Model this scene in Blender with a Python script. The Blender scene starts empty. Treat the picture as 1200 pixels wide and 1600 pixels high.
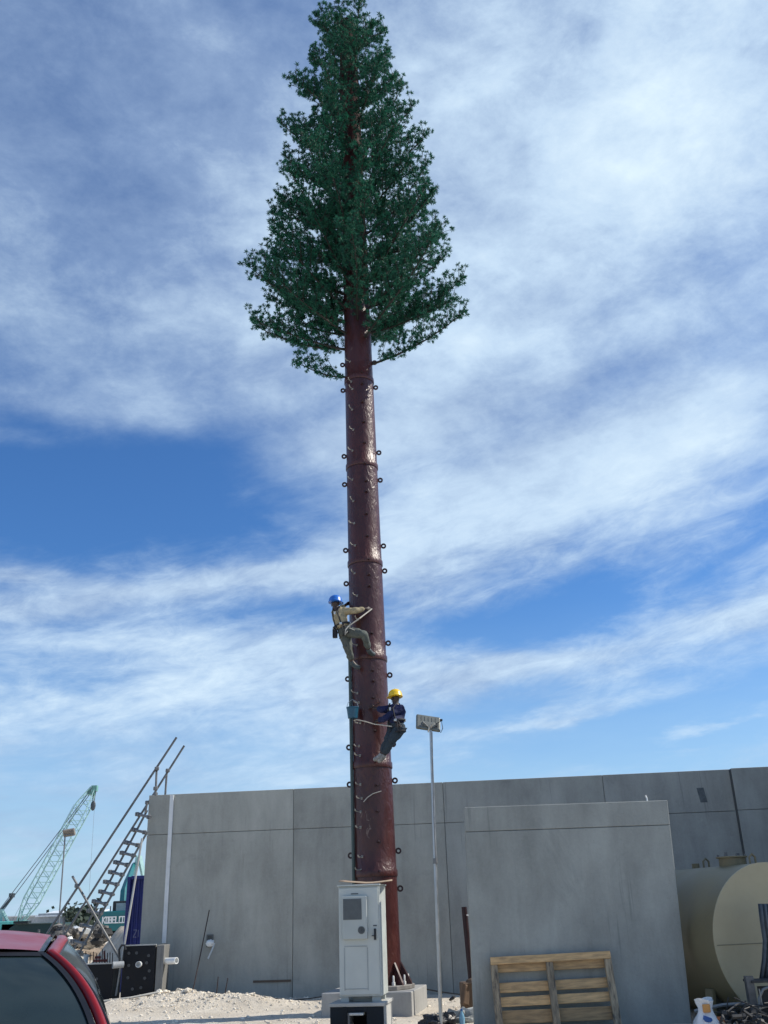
import bpy, bmesh, math, random
from mathutils import Vector, Matrix, noise
from math import sin, cos, pi, radians, sqrt, atan2, asin
random.seed(7)
S = bpy.context.scene
# ------------------------------------------------------------------ camera
PITCH, ROLL, FPX, EYE = radians(22.85), radians(1.9), 1475.0, 1.6
_f = Vector((0, cos(PITCH), sin(PITCH)))
_u0 = Vector((0, -sin(PITCH), cos(PITCH)))
_r0 = Vector((1, 0, 0))
_R = _r0*cos(ROLL) - _u0*sin(ROLL)
_U = _u0*cos(ROLL) + _r0*sin(ROLL)
cd = bpy.data.cameras.new('camera')
cam = bpy.data.objects.new('camera', cd)
S.collection.objects.link(cam)
cam.matrix_world = Matrix(((_R.x, _U.x, -_f.x, 0), (_R.y, _U.y, -_f.y, 0), (_R.z, _U.z, -_f.z, EYE), (0, 0, 0, 1)))
cd.sensor_fit = 'VERTICAL'; cd.sensor_height = 36; cd.lens = FPX/1600*36
cd.clip_start = 0.05; cd.clip_end = 6000
S.camera = cam
S.render.resolution_x, S.render.resolution_y = 768, 1024

# ------------------------------------------------------------------ light
SUN_EL, SUN_AZ = radians(44), radians(90-7)      # azimuth clockwise from +Y: from the right, a little behind
S.view_settings.view_transform = 'Standard'
S.view_settings.look = 'None'
S.view_settings.exposure = 0.30
sd = bpy.data.lights.new('sun', 'SUN'); sd.energy = 4.2; sd.angle = radians(0.5); sd.color = (1.0, 0.93, 0.82)
sun = bpy.data.objects.new('sun', sd); S.collection.objects.link(sun)
sdir = Vector((sin(SUN_AZ)*cos(SUN_EL), cos(SUN_AZ)*cos(SUN_EL), sin(SUN_EL)))
sun.rotation_euler = sdir.to_track_quat('Z', 'Y').to_euler(); sun.location = sdir*60


def ray(x, y):
    return _f + _R*((x-600)/FPX) - _U*((y-800)/FPX)


def at(x, y, Y):
    """point on the photo's line of sight (x, y) at distance Y in front of the eye"""
    d = ray(x, y)
    return d*(Y/d.y) + Vector((0, 0, EYE))


def atz(x, y, z=0.0):
    d = ray(x, y)
    return d*((z-EYE)/d.z) + Vector((0, 0, EYE))


# ------------------------------------------------------------------ node helper
class NT:
    def __init__(s, tree):
        s.t = tree; s.n = tree.nodes; s.l = tree.links

    def new(s, typ, **kw):
        n = s.n.new(typ)
        for k, v in kw.items():
            setattr(n, k, v)
        return n

    def put(s, sock, v):
        if v is None: return
        if hasattr(v, 'is_output') or isinstance(v, bpy.types.NodeSocket): s.l.new(v, sock)
        else: sock.default_value = v

    def math(s, op, a, b=None, c=None, clamp=False):
        n = s.new('ShaderNodeMath', operation=op); n.use_clamp = clamp
        s.put(n.inputs[0], a)
        if b is not None: s.put(n.inputs[1], b)
        if c is not None: s.put(n.inputs[2], c)
        return n.outputs[0]

    def noise(s, vec, scale, detail=5, rough=.55, dist=0, lac=2):
        n = s.new('ShaderNodeTexNoise')
        if vec is not None: s.put(n.inputs['Vector'], vec)
        n.inputs['Scale'].default_value = scale; n.inputs['Detail'].default_value = detail
        n.inputs['Roughness'].default_value = rough; n.inputs['Distortion'].default_value = dist
        n.inputs['Lacunarity'].default_value = lac
        return n

    def mapping(s, vec, scale=(1, 1, 1), rot=(0, 0, 0), loc=(0, 0, 0)):
        n = s.new('ShaderNodeMapping'); s.put(n.inputs[0], vec)
        n.inputs[1].default_value = loc; n.inputs[2].default_value = rot; n.inputs[3].default_value = scale
        return n.outputs[0]

    def ramp(s, v, stops, interp='LINEAR'):
        n = s.new('ShaderNodeValToRGB'); s.put(n.inputs[0], v)
        e = n.color_ramp.elements; n.color_ramp.interpolation = interp
        while len(e) < len(stops): e.new(.5)
        for i, (p, c) in enumerate(stops):
            e[i].position = p
            e[i].color = (c, c, c, 1) if isinstance(c, (int, float)) else (*c, 1)
        return n.outputs[0]

    def mix(s, f, a, b, mode='MIX'):
        n = s.new('ShaderNodeMix', data_type='RGBA', blend_type=mode)
        s.put(n.inputs[0], f)
        for k, v in ((6, a), (7, b)):
            if isinstance(v, tuple): v = (*v, 1) if len(v) == 3 else v
            s.put(n.inputs[k], v)
        return n.outputs[2]

    def smooth(s, v, lo, hi, a=0., b=1.):
        n = s.new('ShaderNodeMapRange', interpolation_type='SMOOTHSTEP'); s.put(n.inputs[0], v)
        n.inputs[1].default_value = lo; n.inputs[2].default_value = hi
        n.inputs[3].default_value = a; n.inputs[4].default_value = b
        return n.outputs[0]


# ------------------------------------------------------------------ sky with cirrus
W = bpy.data.worlds.new('World'); S.world = W; W.use_nodes = True
w = NT(W.node_tree); w.n.clear()
wo = w.new('ShaderNodeOutputWorld'); bg = w.new('ShaderNodeBackground'); bg.inputs[1].default_value = 0.1
w.l.new(bg.outputs[0], wo.inputs[0])
sky = w.new('ShaderNodeTexSky', sky_type='NISHITA'); sky.sun_disc = False
sky.sun_elevation = SUN_EL; sky.sun_rotation = SUN_AZ; sky.air_density = 1.0; sky.dust_density = .6; sky.ozone_density = 2.2
tc = w.new('ShaderNodeTexCoord'); D = tc.outputs['Generated']
sx = w.new('ShaderNodeSeparateXYZ'); w.l.new(D, sx.inputs[0])
dx, dy, dz = sx.outputs
dzc = w.math('MAXIMUM', dz, 0.0)
AZ = w.math('ARCTAN2', dx, dy)
EL = w.math('ARCSINE', dzc)
k = w.math('ADD', dzc, 0.10)
cmb = w.new('ShaderNodeCombineXYZ')
w.put(cmb.inputs[0], w.math('DIVIDE', dx, k)); w.put(cmb.inputs[1], w.math('DIVIDE', dy, k)); cmb.inputs[2].default_value = 3.7
P = cmb.outputs[0]


def azel(px, py):
    d = ray(px, py).normalized()
    return atan2(d.x, d.y), asin(d.z)


def blob(px, py, sxp, syp, rot, amp):
    """an anisotropic patch of more (or less) cloud, fixed in azimuth and elevation"""
    a0, e0 = azel(px, py); a1, e1 = azel(px+10, py); a2, e2 = azel(px, py-10)
    ka = (a1-a0)/10; ke = (e2-e0)/10
    a = w.math('SUBTRACT', AZ, a0); e = w.math('SUBTRACT', EL, e0)
    c_, s_ = cos(radians(rot)), sin(radians(rot))
    u = w.math('ADD', w.math('MULTIPLY', a, c_/ka/sxp), w.math('MULTIPLY', e, s_/ke/sxp))
    v = w.math('ADD', w.math('MULTIPLY', a, -s_/ka/syp), w.math('MULTIPLY', e, c_/ke/syp))
    q = w.math('ADD', w.math('MULTIPLY', u, u), w.math('MULTIPLY', v, v))
    return w.math('MULTIPLY', w.math('EXPONENT', w.math('MULTIPLY', q, -1.0)), amp)


def total(lst, base):
    r = base
    for b in lst: r = w.math('ADD', r, blob(*b))
    return r


# warp, so that patches get torn edges
wn = w.noise(P, 1.1, 6, .6)
wv = w.new('ShaderNodeVectorMath', operation='SUBTRACT'); w.l.new(wn.outputs['Color'], wv.inputs[0]); wv.inputs[1].default_value = (.5, .5, .5)
ws = w.new('ShaderNodeVectorMath', operation='SCALE'); w.l.new(wv.outputs[0], ws.inputs[0]); ws.inputs['Scale'].default_value = .16
wsx = w.new('ShaderNodeSeparateXYZ'); w.l.new(ws.outputs[0], wsx.inputs[0])
AZ = w.math('ADD', AZ, wsx.outputs[0]); EL = w.math('ADD', EL, w.math('MULTIPLY', wsx.outputs[1], .5))
cover = total([
    (150, 775, 360, 95, 4, -1.2), (360, 700, 110, 40, -5, -.35), (30, 690, 120, 18, 0, .35),
    (25, 893, 90, 16, 0, .75), (270, 912, 330, 22, 10, .75), (530, 865, 130, 60, 10, .55), (330, 962, 170, 16, 8, -.4),
    (70, 1045, 110, 26, 4, -.45), (430, 1020, 230, 60, 6, .55), (170, 1110, 260, 60, 6, .5), (80, 1210, 110, 40, 0, -.35),
    (560, 1120, 90, 120, 0, .45), (120, 1290, 200, 60, 0, .1),
    (560, 690, 240, 40, 12, .6), (480, 560, 200, 60, 20, .25),
    (900, 730, 380, 75, 10, .9), (900, 945, 250, 42, 6, -.8), (1120, 830, 130, 40, 10, -.25), (1060, 895, 130, 50, 15, .45),
    (840, 1035, 330, 34, 8, .75), (1180, 960, 120, 24, 8, .4), (1020, 1120, 330, 75, 2, -.85), (850, 1118, 150, 15, 10, .8), (1130, 1136, 100, 9, 4, .75),
    (880, 1170, 260, 22, 0, -.25), (700, 1190, 120, 22, 6, .35), (1060, 1172, 60, 9, -8, .4),
    (120, 640, 300, 30, 2, .2), (900, 300, 560, 360, 30, .75), (300, 200, 560, 380, 0, .5), (100, 640, 130, 20, 0, .15),
], .08)
high = w.smooth(EL, .30, .60)
cm2 = w.new('ShaderNodeCombineXYZ'); w.put(cm2.inputs[0], w.math('ARCTAN2', dx, dy)); w.put(cm2.inputs[1], w.math('ARCSINE', dzc)); cm2.inputs[2].default_value = 1.3
AE = w.mapping(cm2.outputs[0], (1, 1, 1), (0, 0, radians(-11)))
n1 = w.noise(w.mapping(P, (1.0, 1.0, 1), (0, 0, radians(-18))), 1.5, 9, .58, .4).outputs[0]
n2 = w.noise(w.mapping(AE, (1.0, 3.6, 1)), 5.2, 9, .62, .45).outputs[0]
h1 = w.noise(w.mapping(D, (1, 1, 1), (radians(20), radians(38), radians(-15)), (3, 1, 2)), 3.4, 9, .60, .12).outputs[0]
h2 = w.noise(w.mapping(D, (1.0, 1.0, 2.2), (radians(10), radians(40), 0), (1, 5, 2)), 6.5, 9, .62, .2).outputs[0]
def lerp_(a, b): return w.math('ADD', w.math('MULTIPLY', a, w.math('SUBTRACT', 1.0, high)), w.math('MULTIPLY', b, high))
n1 = lerp_(n1, h1); n2 = lerp_(n2, h2)
n4 = w.noise(w.mapping(AE, (1.0, 2.6, 1), (0, 0, radians(-6)), (7, 1, 0)), 17, 10, .68, .5).outputs[0]
h4 = w.noise(w.mapping(D, (1.1, 1.1, 1.7), (radians(15), radians(42), 0), (6, 2, 1)), 13, 9, .68, .2).outputs[0]
n4 = lerp_(n4, h4)
n4 = w.math('ADD', .5, w.math('MULTIPLY', w.math('SUBTRACT', n4, .5), w.smooth(EL, .03, .22, .35, 1.)))
nn = w.math('ADD', w.math('ADD', w.math('MULTIPLY', n1, .50), w.math('MULTIPLY', n2, .36)), w.math('MULTIPLY', n4, .24))
nn = w.math('SUBTRACT', nn, .05)
dens = w.math('ADD', w.math('MULTIPLY', w.math('SUBTRACT', nn, .5), w.math('SUBTRACT', 3.6, w.math('MULTIPLY', high, 1.6))), cover)
mask = w.smooth(dens, -.5, .95)
# inner light and shade of the cloud sheet (thicker parts greyer), brighter towards the sun
n3 = w.noise(w.mapping(D, (1, 1, 1.5), (0, radians(35), 0), (4, 2, 0)), 3.6, 9, .6, .15)
tone = total([(120, 120, 420, 300, 0, -.42), (350, 560, 160, 70, 30, -.06), (840, 470, 90, 40, 10, -.22), (790, 330, 140, 120, 30, -.1), (1000, 560, 330, 24, 6, -.12),
              (200, 370, 160, 60, 45, -.12), (380, 680, 200, 40, 0, -.12), (900, 200, 380, 260, 20, .16), (900, 740, 340, 80, 8, .2), (1120, 300, 160, 200, 60, .12),
              (60, 470, 160, 160, 0, .14), (400, 520, 160, 60, 30, .18), (650, 900, 500, 40, 5, -.05), (300, 1080, 400, 90, 0, .15)],
             .50)
tone = w.math('ADD', tone, w.math('MULTIPLY', w.math('SUBTRACT', n3.outputs[0], .5), .95))
tone = w.math('ADD', tone, w.math('MULTIPLY', w.math('SUBTRACT', n2, .5), .7))
tone = w.math('ADD', tone, w.math('MULTIPLY', w.math('SUBTRACT', n4, .5), .55))
ccol = w.ramp(tone, [(0.0, (1.7, 2.55, 4.3)), (.3, (2.6, 3.65, 5.5)), (.65, (5.0, 6.4, 7.9)), (1.0, (7.0, 8.3, 9.0))])
skyc = w.mix(1.0, sky.outputs[0], (.42, .76, 1.14), 'MULTIPLY')
low = w.smooth(EL, -.02, .34, 1., 0.)
skyc = w.mix(w.math('MULTIPLY', low, .72), skyc, (4.3, 6.1, 7.6))
op = w.math('MULTIPLY', mask, .93)
w.l.new(w.mix(op, skyc, ccol), bg.inputs[0])

# ------------------------------------------------------------------ materials
MATS = {}


def mat(name, col, rough=.6, metal=0., vary=.15, vscale=3., bump=0., bscale=30., col2=None, c2lo=.5, c2hi=.6, c2scale=4., spec=.5, coat=0., detail=6, stretch=(1, 1, 1), trans=0., orand=0.):
    if name in MATS: return MATS[name]
    m = bpy.data.materials.new(name); m.use_nodes = True; t = NT(m.node_tree)
    b = t.n['Principled BSDF']
    o = t.new('ShaderNodeTexCoord').outputs['Object']; o = t.mapping(o, stretch)
    n = t.noise(o, vscale, detail, .6)
    f = t.smooth(n.outputs[0], .3, .7, 1-vary, 1+vary)
    c = t.mix(1., (*col, 1), f, 'MULTIPLY')
    if orand:
        rn = t.new('ShaderNodeObjectInfo').outputs['Random']
        c = t.mix(1., c, t.ramp(rn, [(0, (1-orand, 1-orand, 1-orand)), (1, (1+orand*.5, 1+orand*.45, 1+orand*.35))]), 'MULTIPLY')
        cb_ = t.new('ShaderNodeCombineXYZ'); t.put(cb_.inputs[0], t.math('MULTIPLY', rn, 37.)); t.put(cb_.inputs[2], t.math('MULTIPLY', rn, 11.))
        va = t.new('ShaderNodeVectorMath', operation='ADD'); t.put(va.inputs[0], o); t.put(va.inputs[1], cb_.outputs[0]); o = va.outputs[0]
    if col2:
        n2 = t.noise(o, c2scale, 8, .65, .3)
        c = t.mix(t.smooth(n2.outputs[0], c2lo, c2hi), c, (*col2, 1))
    t.put(b.inputs['Base Color'], c)
    t.put(b.inputs['Roughness'], t.smooth(n.outputs[0], .3, .7, max(0.02, rough-.08), min(1, rough+.08)))
    b.inputs['Metallic'].default_value = metal
    b.inputs['Specular IOR Level'].default_value = spec
    b.inputs['Coat Weight'].default_value = coat
    b.inputs['Transmission Weight'].default_value = trans
    if bump:
        bn = t.new('ShaderNodeBump'); bn.inputs['Strength'].default_value = 1; bn.inputs['Distance'].default_value = bump
        t.put(bn.inputs['Height'], t.noise(o, bscale, 6, .6).outputs[0]); t.l.new(bn.outputs[0], b.inputs['Normal'])
    MATS[name] = m
    return m


def concrete(name, base, seedloc, darker=.0, warm=.0):
    m = bpy.data.materials.new(name); m.use_nodes = True; t = NT(m.node_tree); b = t.n['Principled BSDF']
    o = t.new('ShaderNodeTexCoord').outputs['Object']
    o = t.mapping(o, (1, 1, 1), (0, 0, 0), seedloc)
    big = t.noise(o, .55, 5, .6, .5).outputs[0]
    mid = t.noise(t.mapping(o, (1.6, 1.6, .5)), 1.7, 8, .62, .3).outputs[0]
    fine = t.noise(o, 24, 6, .65).outputs[0]
    streak = t.noise(t.mapping(o, (5, 5, .25)), 2.0, 6, .6).outputs[0]
    f = t.math('ADD', t.math('MULTIPLY', t.math('SUBTRACT', big, .5), .8), t.math('MULTIPLY', t.math('SUBTRACT', mid, .5), .7))
    f = t.math('ADD', f, t.math('MULTIPLY', t.math('SUBTRACT', fine, .5), .22))
    f = t.math('ADD', f, t.math('MULTIPLY', t.math('SUBTRACT', streak, .5), .14))
    f = t.math('ADD', f, 1.0)
    c = t.mix(1., (*base, 1), f, 'MULTIPLY')
    dark = t.smooth(t.noise(t.mapping(o, (1, 1, .7), loc=(3, 1, 8)), 1.3, 8, .7, 1.0).outputs[0], .56, .70)
    c = t.mix(t.math('MULTIPLY', dark, .3), c, (base[0]*.55, base[1]*.58, base[2]*.6))
    lt = t.smooth(t.noise(t.mapping(o, (1, 1, 1), loc=(9, 5, 2)), 2.6, 10, .75, .6).outputs[0], .6, .74)
    c = t.mix(t.math('MULTIPLY', lt, .28), c, (base[0]*1.5, base[1]*1.48, base[2]*1.45))
    drip = t.noise(t.mapping(o, (9, 9, .35), loc=(1, 2, 3)), 1.6, 4, .55).outputs[0]
    gate = t.noise(t.mapping(o, (1, 1, .5), loc=(6, 2, 3)), .9, 3, .5).outputs[0]
    c = t.mix(t.math('MULTIPLY', t.math('MULTIPLY', t.smooth(drip, .60, .68), t.smooth(gate, .5, .62)), .38), c, (base[0]*.42, base[1]*.45, base[2]*.48))
    sp = t.noise(o, 70, 2, .5).outputs[0]
    c = t.mix(t.math('MULTIPLY', t.smooth(sp, .66, .72), .35), c, (base[0]*.5, base[1]*.5, base[2]*.5))
    t.put(b.inputs['Base Color'], c); b.inputs['Roughness'].default_value = .78; b.inputs['Specular IOR Level'].default_value = .35
    bn = t.new('ShaderNodeBump'); bn.inputs['Distance'].default_value = .004; bn.inputs['Strength'].default_value = .8
    t.put(bn.inputs['Height'], t.math('ADD', fine, mid)); t.l.new(bn.outputs[0], b.inputs['Normal'])
    return m


def bark_paint():
    """thick maroon textured coating, trowelled to look like bark: blistered, half gloss, with pale scuffs"""
    m = bpy.data.materials.new('maroon_bark_coating'); m.use_nodes = True; t = NT(m.node_tree); b = t.n['Principled BSDF']
    o = t.new('ShaderNodeTexCoord').outputs['Object']
    blis = t.noise(t.mapping(o, (1, 1, .45)), 13, 3, .5, .6).outputs[0]
    big = t.noise(t.mapping(o, (1, 1, .35)), 1.4, 6, .6, .3).outputs[0]
    c = t.mix(t.smooth(big, .35, .68), (.036, .007, .007), (.066, .015, .012))
    c = t.mix(t.smooth(t.noise(t.mapping(o, (1, 1, .5), loc=(2, 7, 1)), 5, 9, .7, .4).outputs[0], .45, .75, 0, .5), c, (.085, .026, .02))
    sc = t.noise(t.mapping(o, (1.3, 1.3, .6), loc=(5, 3, 4)), 7.5, 10, .72, .8).outputs[0]
    patch = t.noise(t.mapping(o, (1, 1, .55), loc=(1, 8, 3)), 1.5, 3, .5).outputs[0]
    scm = t.math('MULTIPLY', t.smooth(sc, .585, .64), t.smooth(patch, .52, .62))
    c = t.mix(t.math('MULTIPLY', scm, .5), c, (.26, .19, .16))
    t.put(b.inputs['Base Color'], c)
    t.put(b.inputs['Roughness'], t.smooth(big, .3, .7, .32, .42)); b.inputs['Specular IOR Level'].default_value = .5
    h = t.math('ADD', blis, t.math('MULTIPLY', t.noise(t.mapping(o, (1, 1, .7)), 45, 3, .5).outputs[0], .18))
    amt = t.smooth(t.noise(t.mapping(o, (1, 1, .3), loc=(4, 4, 0)), .8, 2, .5).outputs[0], .34, .56, .15, 1.)
    bn = t.new('ShaderNodeBump'); bn.inputs['Distance'].default_value = .024; t.put(bn.inputs['Strength'], amt)
    t.put(bn.inputs['Height'], h); t.l.new(bn.outputs[0], b.inputs['Normal'])
    return m


def foliage_mat():
    m = bpy.data.materials.new('artificial_pine_needles'); m.use_nodes = True; t = NT(m.node_tree); b = t.n['Principled BSDF']
    o = t.new('ShaderNodeTexCoord').outputs['Object']
    oi = t.new('ShaderNodeObjectInfo').outputs['Random']
    n = t.noise(o, 4, 4, .6).outputs[0]
    c = t.mix(t.smooth(t.noise(o, 14, 2, .5).outputs[0], .35, .65), (.007, .058, .038), (.028, .185, .105))
    c = t.mix(t.math('MULTIPLY', t.smooth(n, .4, .7), .5), c, (.018, .115, .075))
    c = t.mix(t.math('MULTIPLY', oi, .6), c, (.022, .095, .068))
    t.put(b.inputs['Base Color'], c); b.inputs['Roughness'].default_value = .62; b.inputs['Specular IOR Level'].default_value = .25
    tr = t.new('ShaderNodeBsdfTranslucent'); t.put(tr.inputs[0], c)
    mx = t.new('ShaderNodeMixShader'); mx.inputs[0].default_value = .22
    t.l.new(b.outputs[0], mx.inputs[1]); t.l.new(tr.outputs[0], mx.inputs[2])
    t.l.new(mx.outputs[0], t.n['Material Output'].inputs[0])
    return m


M_matt = None; BARK = bark_paint(); FOL = foliage_mat()
M_steel = mat('galvanised_steel', (.42, .44, .45), .42, .85, .12, 6)
M_steel_d = mat('weathered_scaffold_steel', (.16, .165, .17), .6, .45, .25, 7, .002, 60)
M_dark = mat('dark_maroon_steel', (.030, .010, .012), .5, .1, .3, 8)
M_black = mat('black_formwork_film', (.005, .006, .009), .5, 0, .3, 3, .002, 15, (.03, .03, .03), .64, .72, 3, spec=.25)
M_bitumen = mat('black_bitumen_paint', (.005, .009, .014), .6, 0, .35, 2.5, .003, 12, (.018, .022, .026), .6, .75, 3, spec=.25)
M_pvc = mat('white_pvc', (.72, .73, .72), .35, 0, .06, 4)
M_cab = mat('pale_grey_powder_coat', (.46, .49, .465), .38, 0, .03, 3, spec=.5)
M_cab2 = mat('cabinet_panel_grey', (.40, .43, .41), .4, 0, .03, 3)
M_grille = mat('grey_grille', (.12, .135, .14), .5, 0, .1, 10)
M_wood = mat('pine_board', (.50, .33, .165), .75, 0, .28, 3, .004, 30, (.20, .13, .08), .55, .72, 2.2, stretch=(1, 2, 9), orand=.35)
M_wood_v = mat('weathered_stringer_wood', (.30, .245, .17), .8, 0, .35, 4, .005, 30, (.07, .06, .05), .5, .66, 3, stretch=(7, 2, 1.2), orand=.3)
M_card = mat('wet_brown_cardboard', (.13, .085, .055), .8, 0, .2, 5)
M_card2 = mat('brown_cardboard', (.34, .25, .17), .8, 0, .2, 5)
M_rope = mat('pale_rope', (.45, .42, .36), .8)
M_cable = mat('black_cable', (.015, .016, .018), .5)
M_rebar = mat('rusty_rebar', (.055, .035, .03), .8, .3, .3, 20)
M_rope_d = mat('black_webbing', (.012, .012, .016), .7)
M_white = mat('white_plastic', (.75, .76, .74), .4, 0, .08, 8)


def thin_green(): return mat('hazed_pale_green_paint', (.30, .48, .46), .45, 0, .1, 2)  # pale green paint, lightened further to paint in distance haze


# ------------------------------------------------------------------ mesh builder
class MB:
    def __init__(s): s.v = []; s.f = []

    def add(s, vs, fs):
        b = len(s.v); s.v += [tuple(v) for v in vs]; s.f += [tuple(i+b for i in f) for f in fs]; return s

    def box(s, c, size, rot=None, mtx=None):
        c = Vector(c); h = Vector(size)/2
        vs = [Vector((x*h.x, y*h.y, z*h.z)) for x in (-1, 1) for y in (-1, 1) for z in (-1, 1)]
        if rot is not None: vs = [rot @ v for v in vs]
        vs = [v+c for v in vs]
        if mtx: vs = [mtx @ v for v in vs]
        return s.add(vs, [(0, 1, 3, 2), (4, 6, 7, 5), (0, 4, 5, 1), (2, 3, 7, 6), (0, 2, 6, 4), (1, 5, 7, 3)])

    def tube(s, pts, r, seg=8, cap=True):
        pts = [Vector(p) for p in pts]
        if not isinstance(r, (list, tuple)): r = [r]*len(pts)
        rings = []; prev = None
        for i, p in enumerate(pts):
            if i == 0: d = pts[1]-pts[0]
            elif i == len(pts)-1: d = pts[-1]-pts[-2]
            else: d = (pts[i+1]-pts[i]).normalized()+(pts[i]-pts[i-1]).normalized()
            if d.length < 1e-9: d = Vector((0, 0, 1))
            d.normalize()
            if prev is None:
                a = Vector((0, 0, 1)) if abs(d.z) < .9 else Vector((1, 0, 0))
                x = d.cross(a).normalized()
            else:
                x = (prev-d*prev.dot(d)).normalized()
            prev = x; y = d.cross(x)
            rings.append([p+(x*cos(2*pi*j/seg)+y*sin(2*pi*j/seg))*r[i] for j in range(seg)])
        vs = [v for g in rings for v in g]; fs = []
        for i in range(len(pts)-1):
            for j in range(seg):
                k2 = (j+1) % seg
                fs.append((i*seg+j, i*seg+k2, (i+1)*seg+k2, (i+1)*seg+j))
        if cap:
            fs.append(tuple(range(seg))[::-1]); fs.append(tuple((len(pts)-1)*seg+j for j in range(seg)))
        return s.add(vs, fs)

    def lathe(s, prof, c=(0, 0, 0), seg=32, rot=None):
        c = Vector(c); vs = []; fs = []
        for (r, z) in prof:
            for j in range(seg):
                v = Vector((r*cos(2*pi*j/seg), r*sin(2*pi*j/seg), z))
                if rot is not None: v = rot @ v
                vs.append(v+c)
        for i in range(len(prof)-1):
            for j in range(seg):
                k2 = (j+1) % seg
                fs.append((i*seg+j, i*seg+k2, (i+1)*seg+k2, (i+1)*seg+j))
        fs.append(tuple(range(seg))[::-1]); fs.append(tuple((len(prof)-1)*seg+j for j in range(seg)))
        return s.add(vs, fs)

    def prism(s, poly, d):
        """poly: list of 3-D points in order, d: extrusion vector"""
        d = Vector(d); n = len(poly); vs = [Vector(p) for p in poly]+[Vector(p)+d for p in poly]
        return s.add(vs, [tuple(range(n))[::-1], tuple(range(n, 2*n))]+[(i, (i+1) % n, (i+1) % n+n, i+n) for i in range(n)])

    def grid(s, rows):
        """rows of points -> surface"""
        n = len(rows[0]); vs = [p for r in rows for p in r]
        return s.add(vs, [(i*n+j, i*n+j+1, (i+1)*n+j+1, (i+1)*n+j) for i in range(len(rows)-1) for j in range(n-1)])

    def ball(s, c, r, seg=12, rings=8, sc=(1, 1, 1), jit=0.):
        c = Vector(c); vs = []; fs = []
        for i in range(rings+1):
            th = pi*i/rings
            for j in range(seg):
                ph = 2*pi*j/seg; q = r*(1+random.uniform(-jit, jit))
                vs.append(c+Vector((q*sin(th)*cos(ph)*sc[0], q*sin(th)*sin(ph)*sc[1], q*cos(th)*sc[2])))
        for i in range(rings):
            for j in range(seg):
                fs.append((i*seg+j, (i+1)*seg+j, (i+1)*seg+(j+1) % seg, i*seg+(j+1) % seg))
        return s.add(vs, fs)

    def build(s, name, m, parent=None, smooth=False, bevel=0., origin=None, autos=35):
        me = bpy.data.meshes.new(name)
        org = Vector(origin) if origin is not None else Vector((0, 0, 0))
        me.from_pydata([tuple(Vector(v)-org) for v in s.v], [], s.f); me.update()
        bm = bmesh.new(); bm.from_mesh(me)
        bmesh.ops.remove_doubles(bm, verts=bm.verts, dist=1e-6)
        bmesh.ops.recalc_face_normals(bm, faces=bm.faces)
        if bevel: bmesh.ops.bevel(bm, geom=[e for e in bm.edges if len(e.link_faces) == 2 and e.calc_face_angle(0) > .5], offset=bevel, segments=2, affect='EDGES', profile=.5)
        bm.to_mesh(me); bm.free()
        if smooth:
            for p in me.polygons: p.use_smooth = True
            try: me.set_sharp_from_angle(angle=radians(autos))
            except Exception: pass
        o = bpy.data.objects.new(name, me); S.collection.objects.link(o)
        if m is not None: me.materials.append(m)
        if parent is not None:
            o.parent = parent; o.location = org - (wloc(parent))
            if parent.rotation_euler.z:  # points of rotated things are given in local space
                o.location = org
        else: o.location = org
        return o


def wloc(o):
    l = Vector((0, 0, 0))
    while o is not None:
        l += o.location; o = o.parent
    return l


def tag(o, label=None, cat=None, group=None, kind=None):
    if label: o['label'] = label
    if cat: o['category'] = cat
    if group: o['group'] = group
    if kind: o['kind'] = kind
    return o


def thing(name, label, cat, loc=(0, 0, 0), group=None):
    o = bpy.data.objects.new(name, None); S.collection.objects.link(o); o.location = loc; o.empty_display_size = .2
    return tag(o, label, cat, group)


def copy_tree(o, parent=None):
    c = o.copy(); S.collection.objects.link(c); c.parent = parent
    for ch in o.children: copy_tree(ch, c)
    return c


def Rz(a): return Matrix.Rotation(a, 3, 'Z')


# ------------------------------------------------------------------ ground
WA = Vector((-5.50, 22.0, 0)); WB = Vector((9.5, 20.55, 0))      # the wall's foot line
wdir = (WB-WA).normalized(); wnor = Vector((wdir.y, -wdir.x, 0))   # towards the camera


def gz(x, y):
    z = .215*math.exp(-((x+4.15)/1.15)**2-((y-20.75)/.75)**2)
    z += .12*math.exp(-((x+2.9)/.6)**2-((y-20.3)/.6)**2)
    z += .14*math.exp(-((x+5.5)/1.0)**2-((y-20.3)/.5)**2)
    n = noise.fractal(Vector((x*1.3, y*1.3, 0)), 1., 2., 5)
    n2 = noise.fractal(Vector((x*6, y*6, 3)), 1., 2., 4)
    k2 = min(1, z*5+.18)
    if 10 < y < 24: z += n*.07*k2 + n2*.06*k2
    if y > 60: z += .0
    return z


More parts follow.
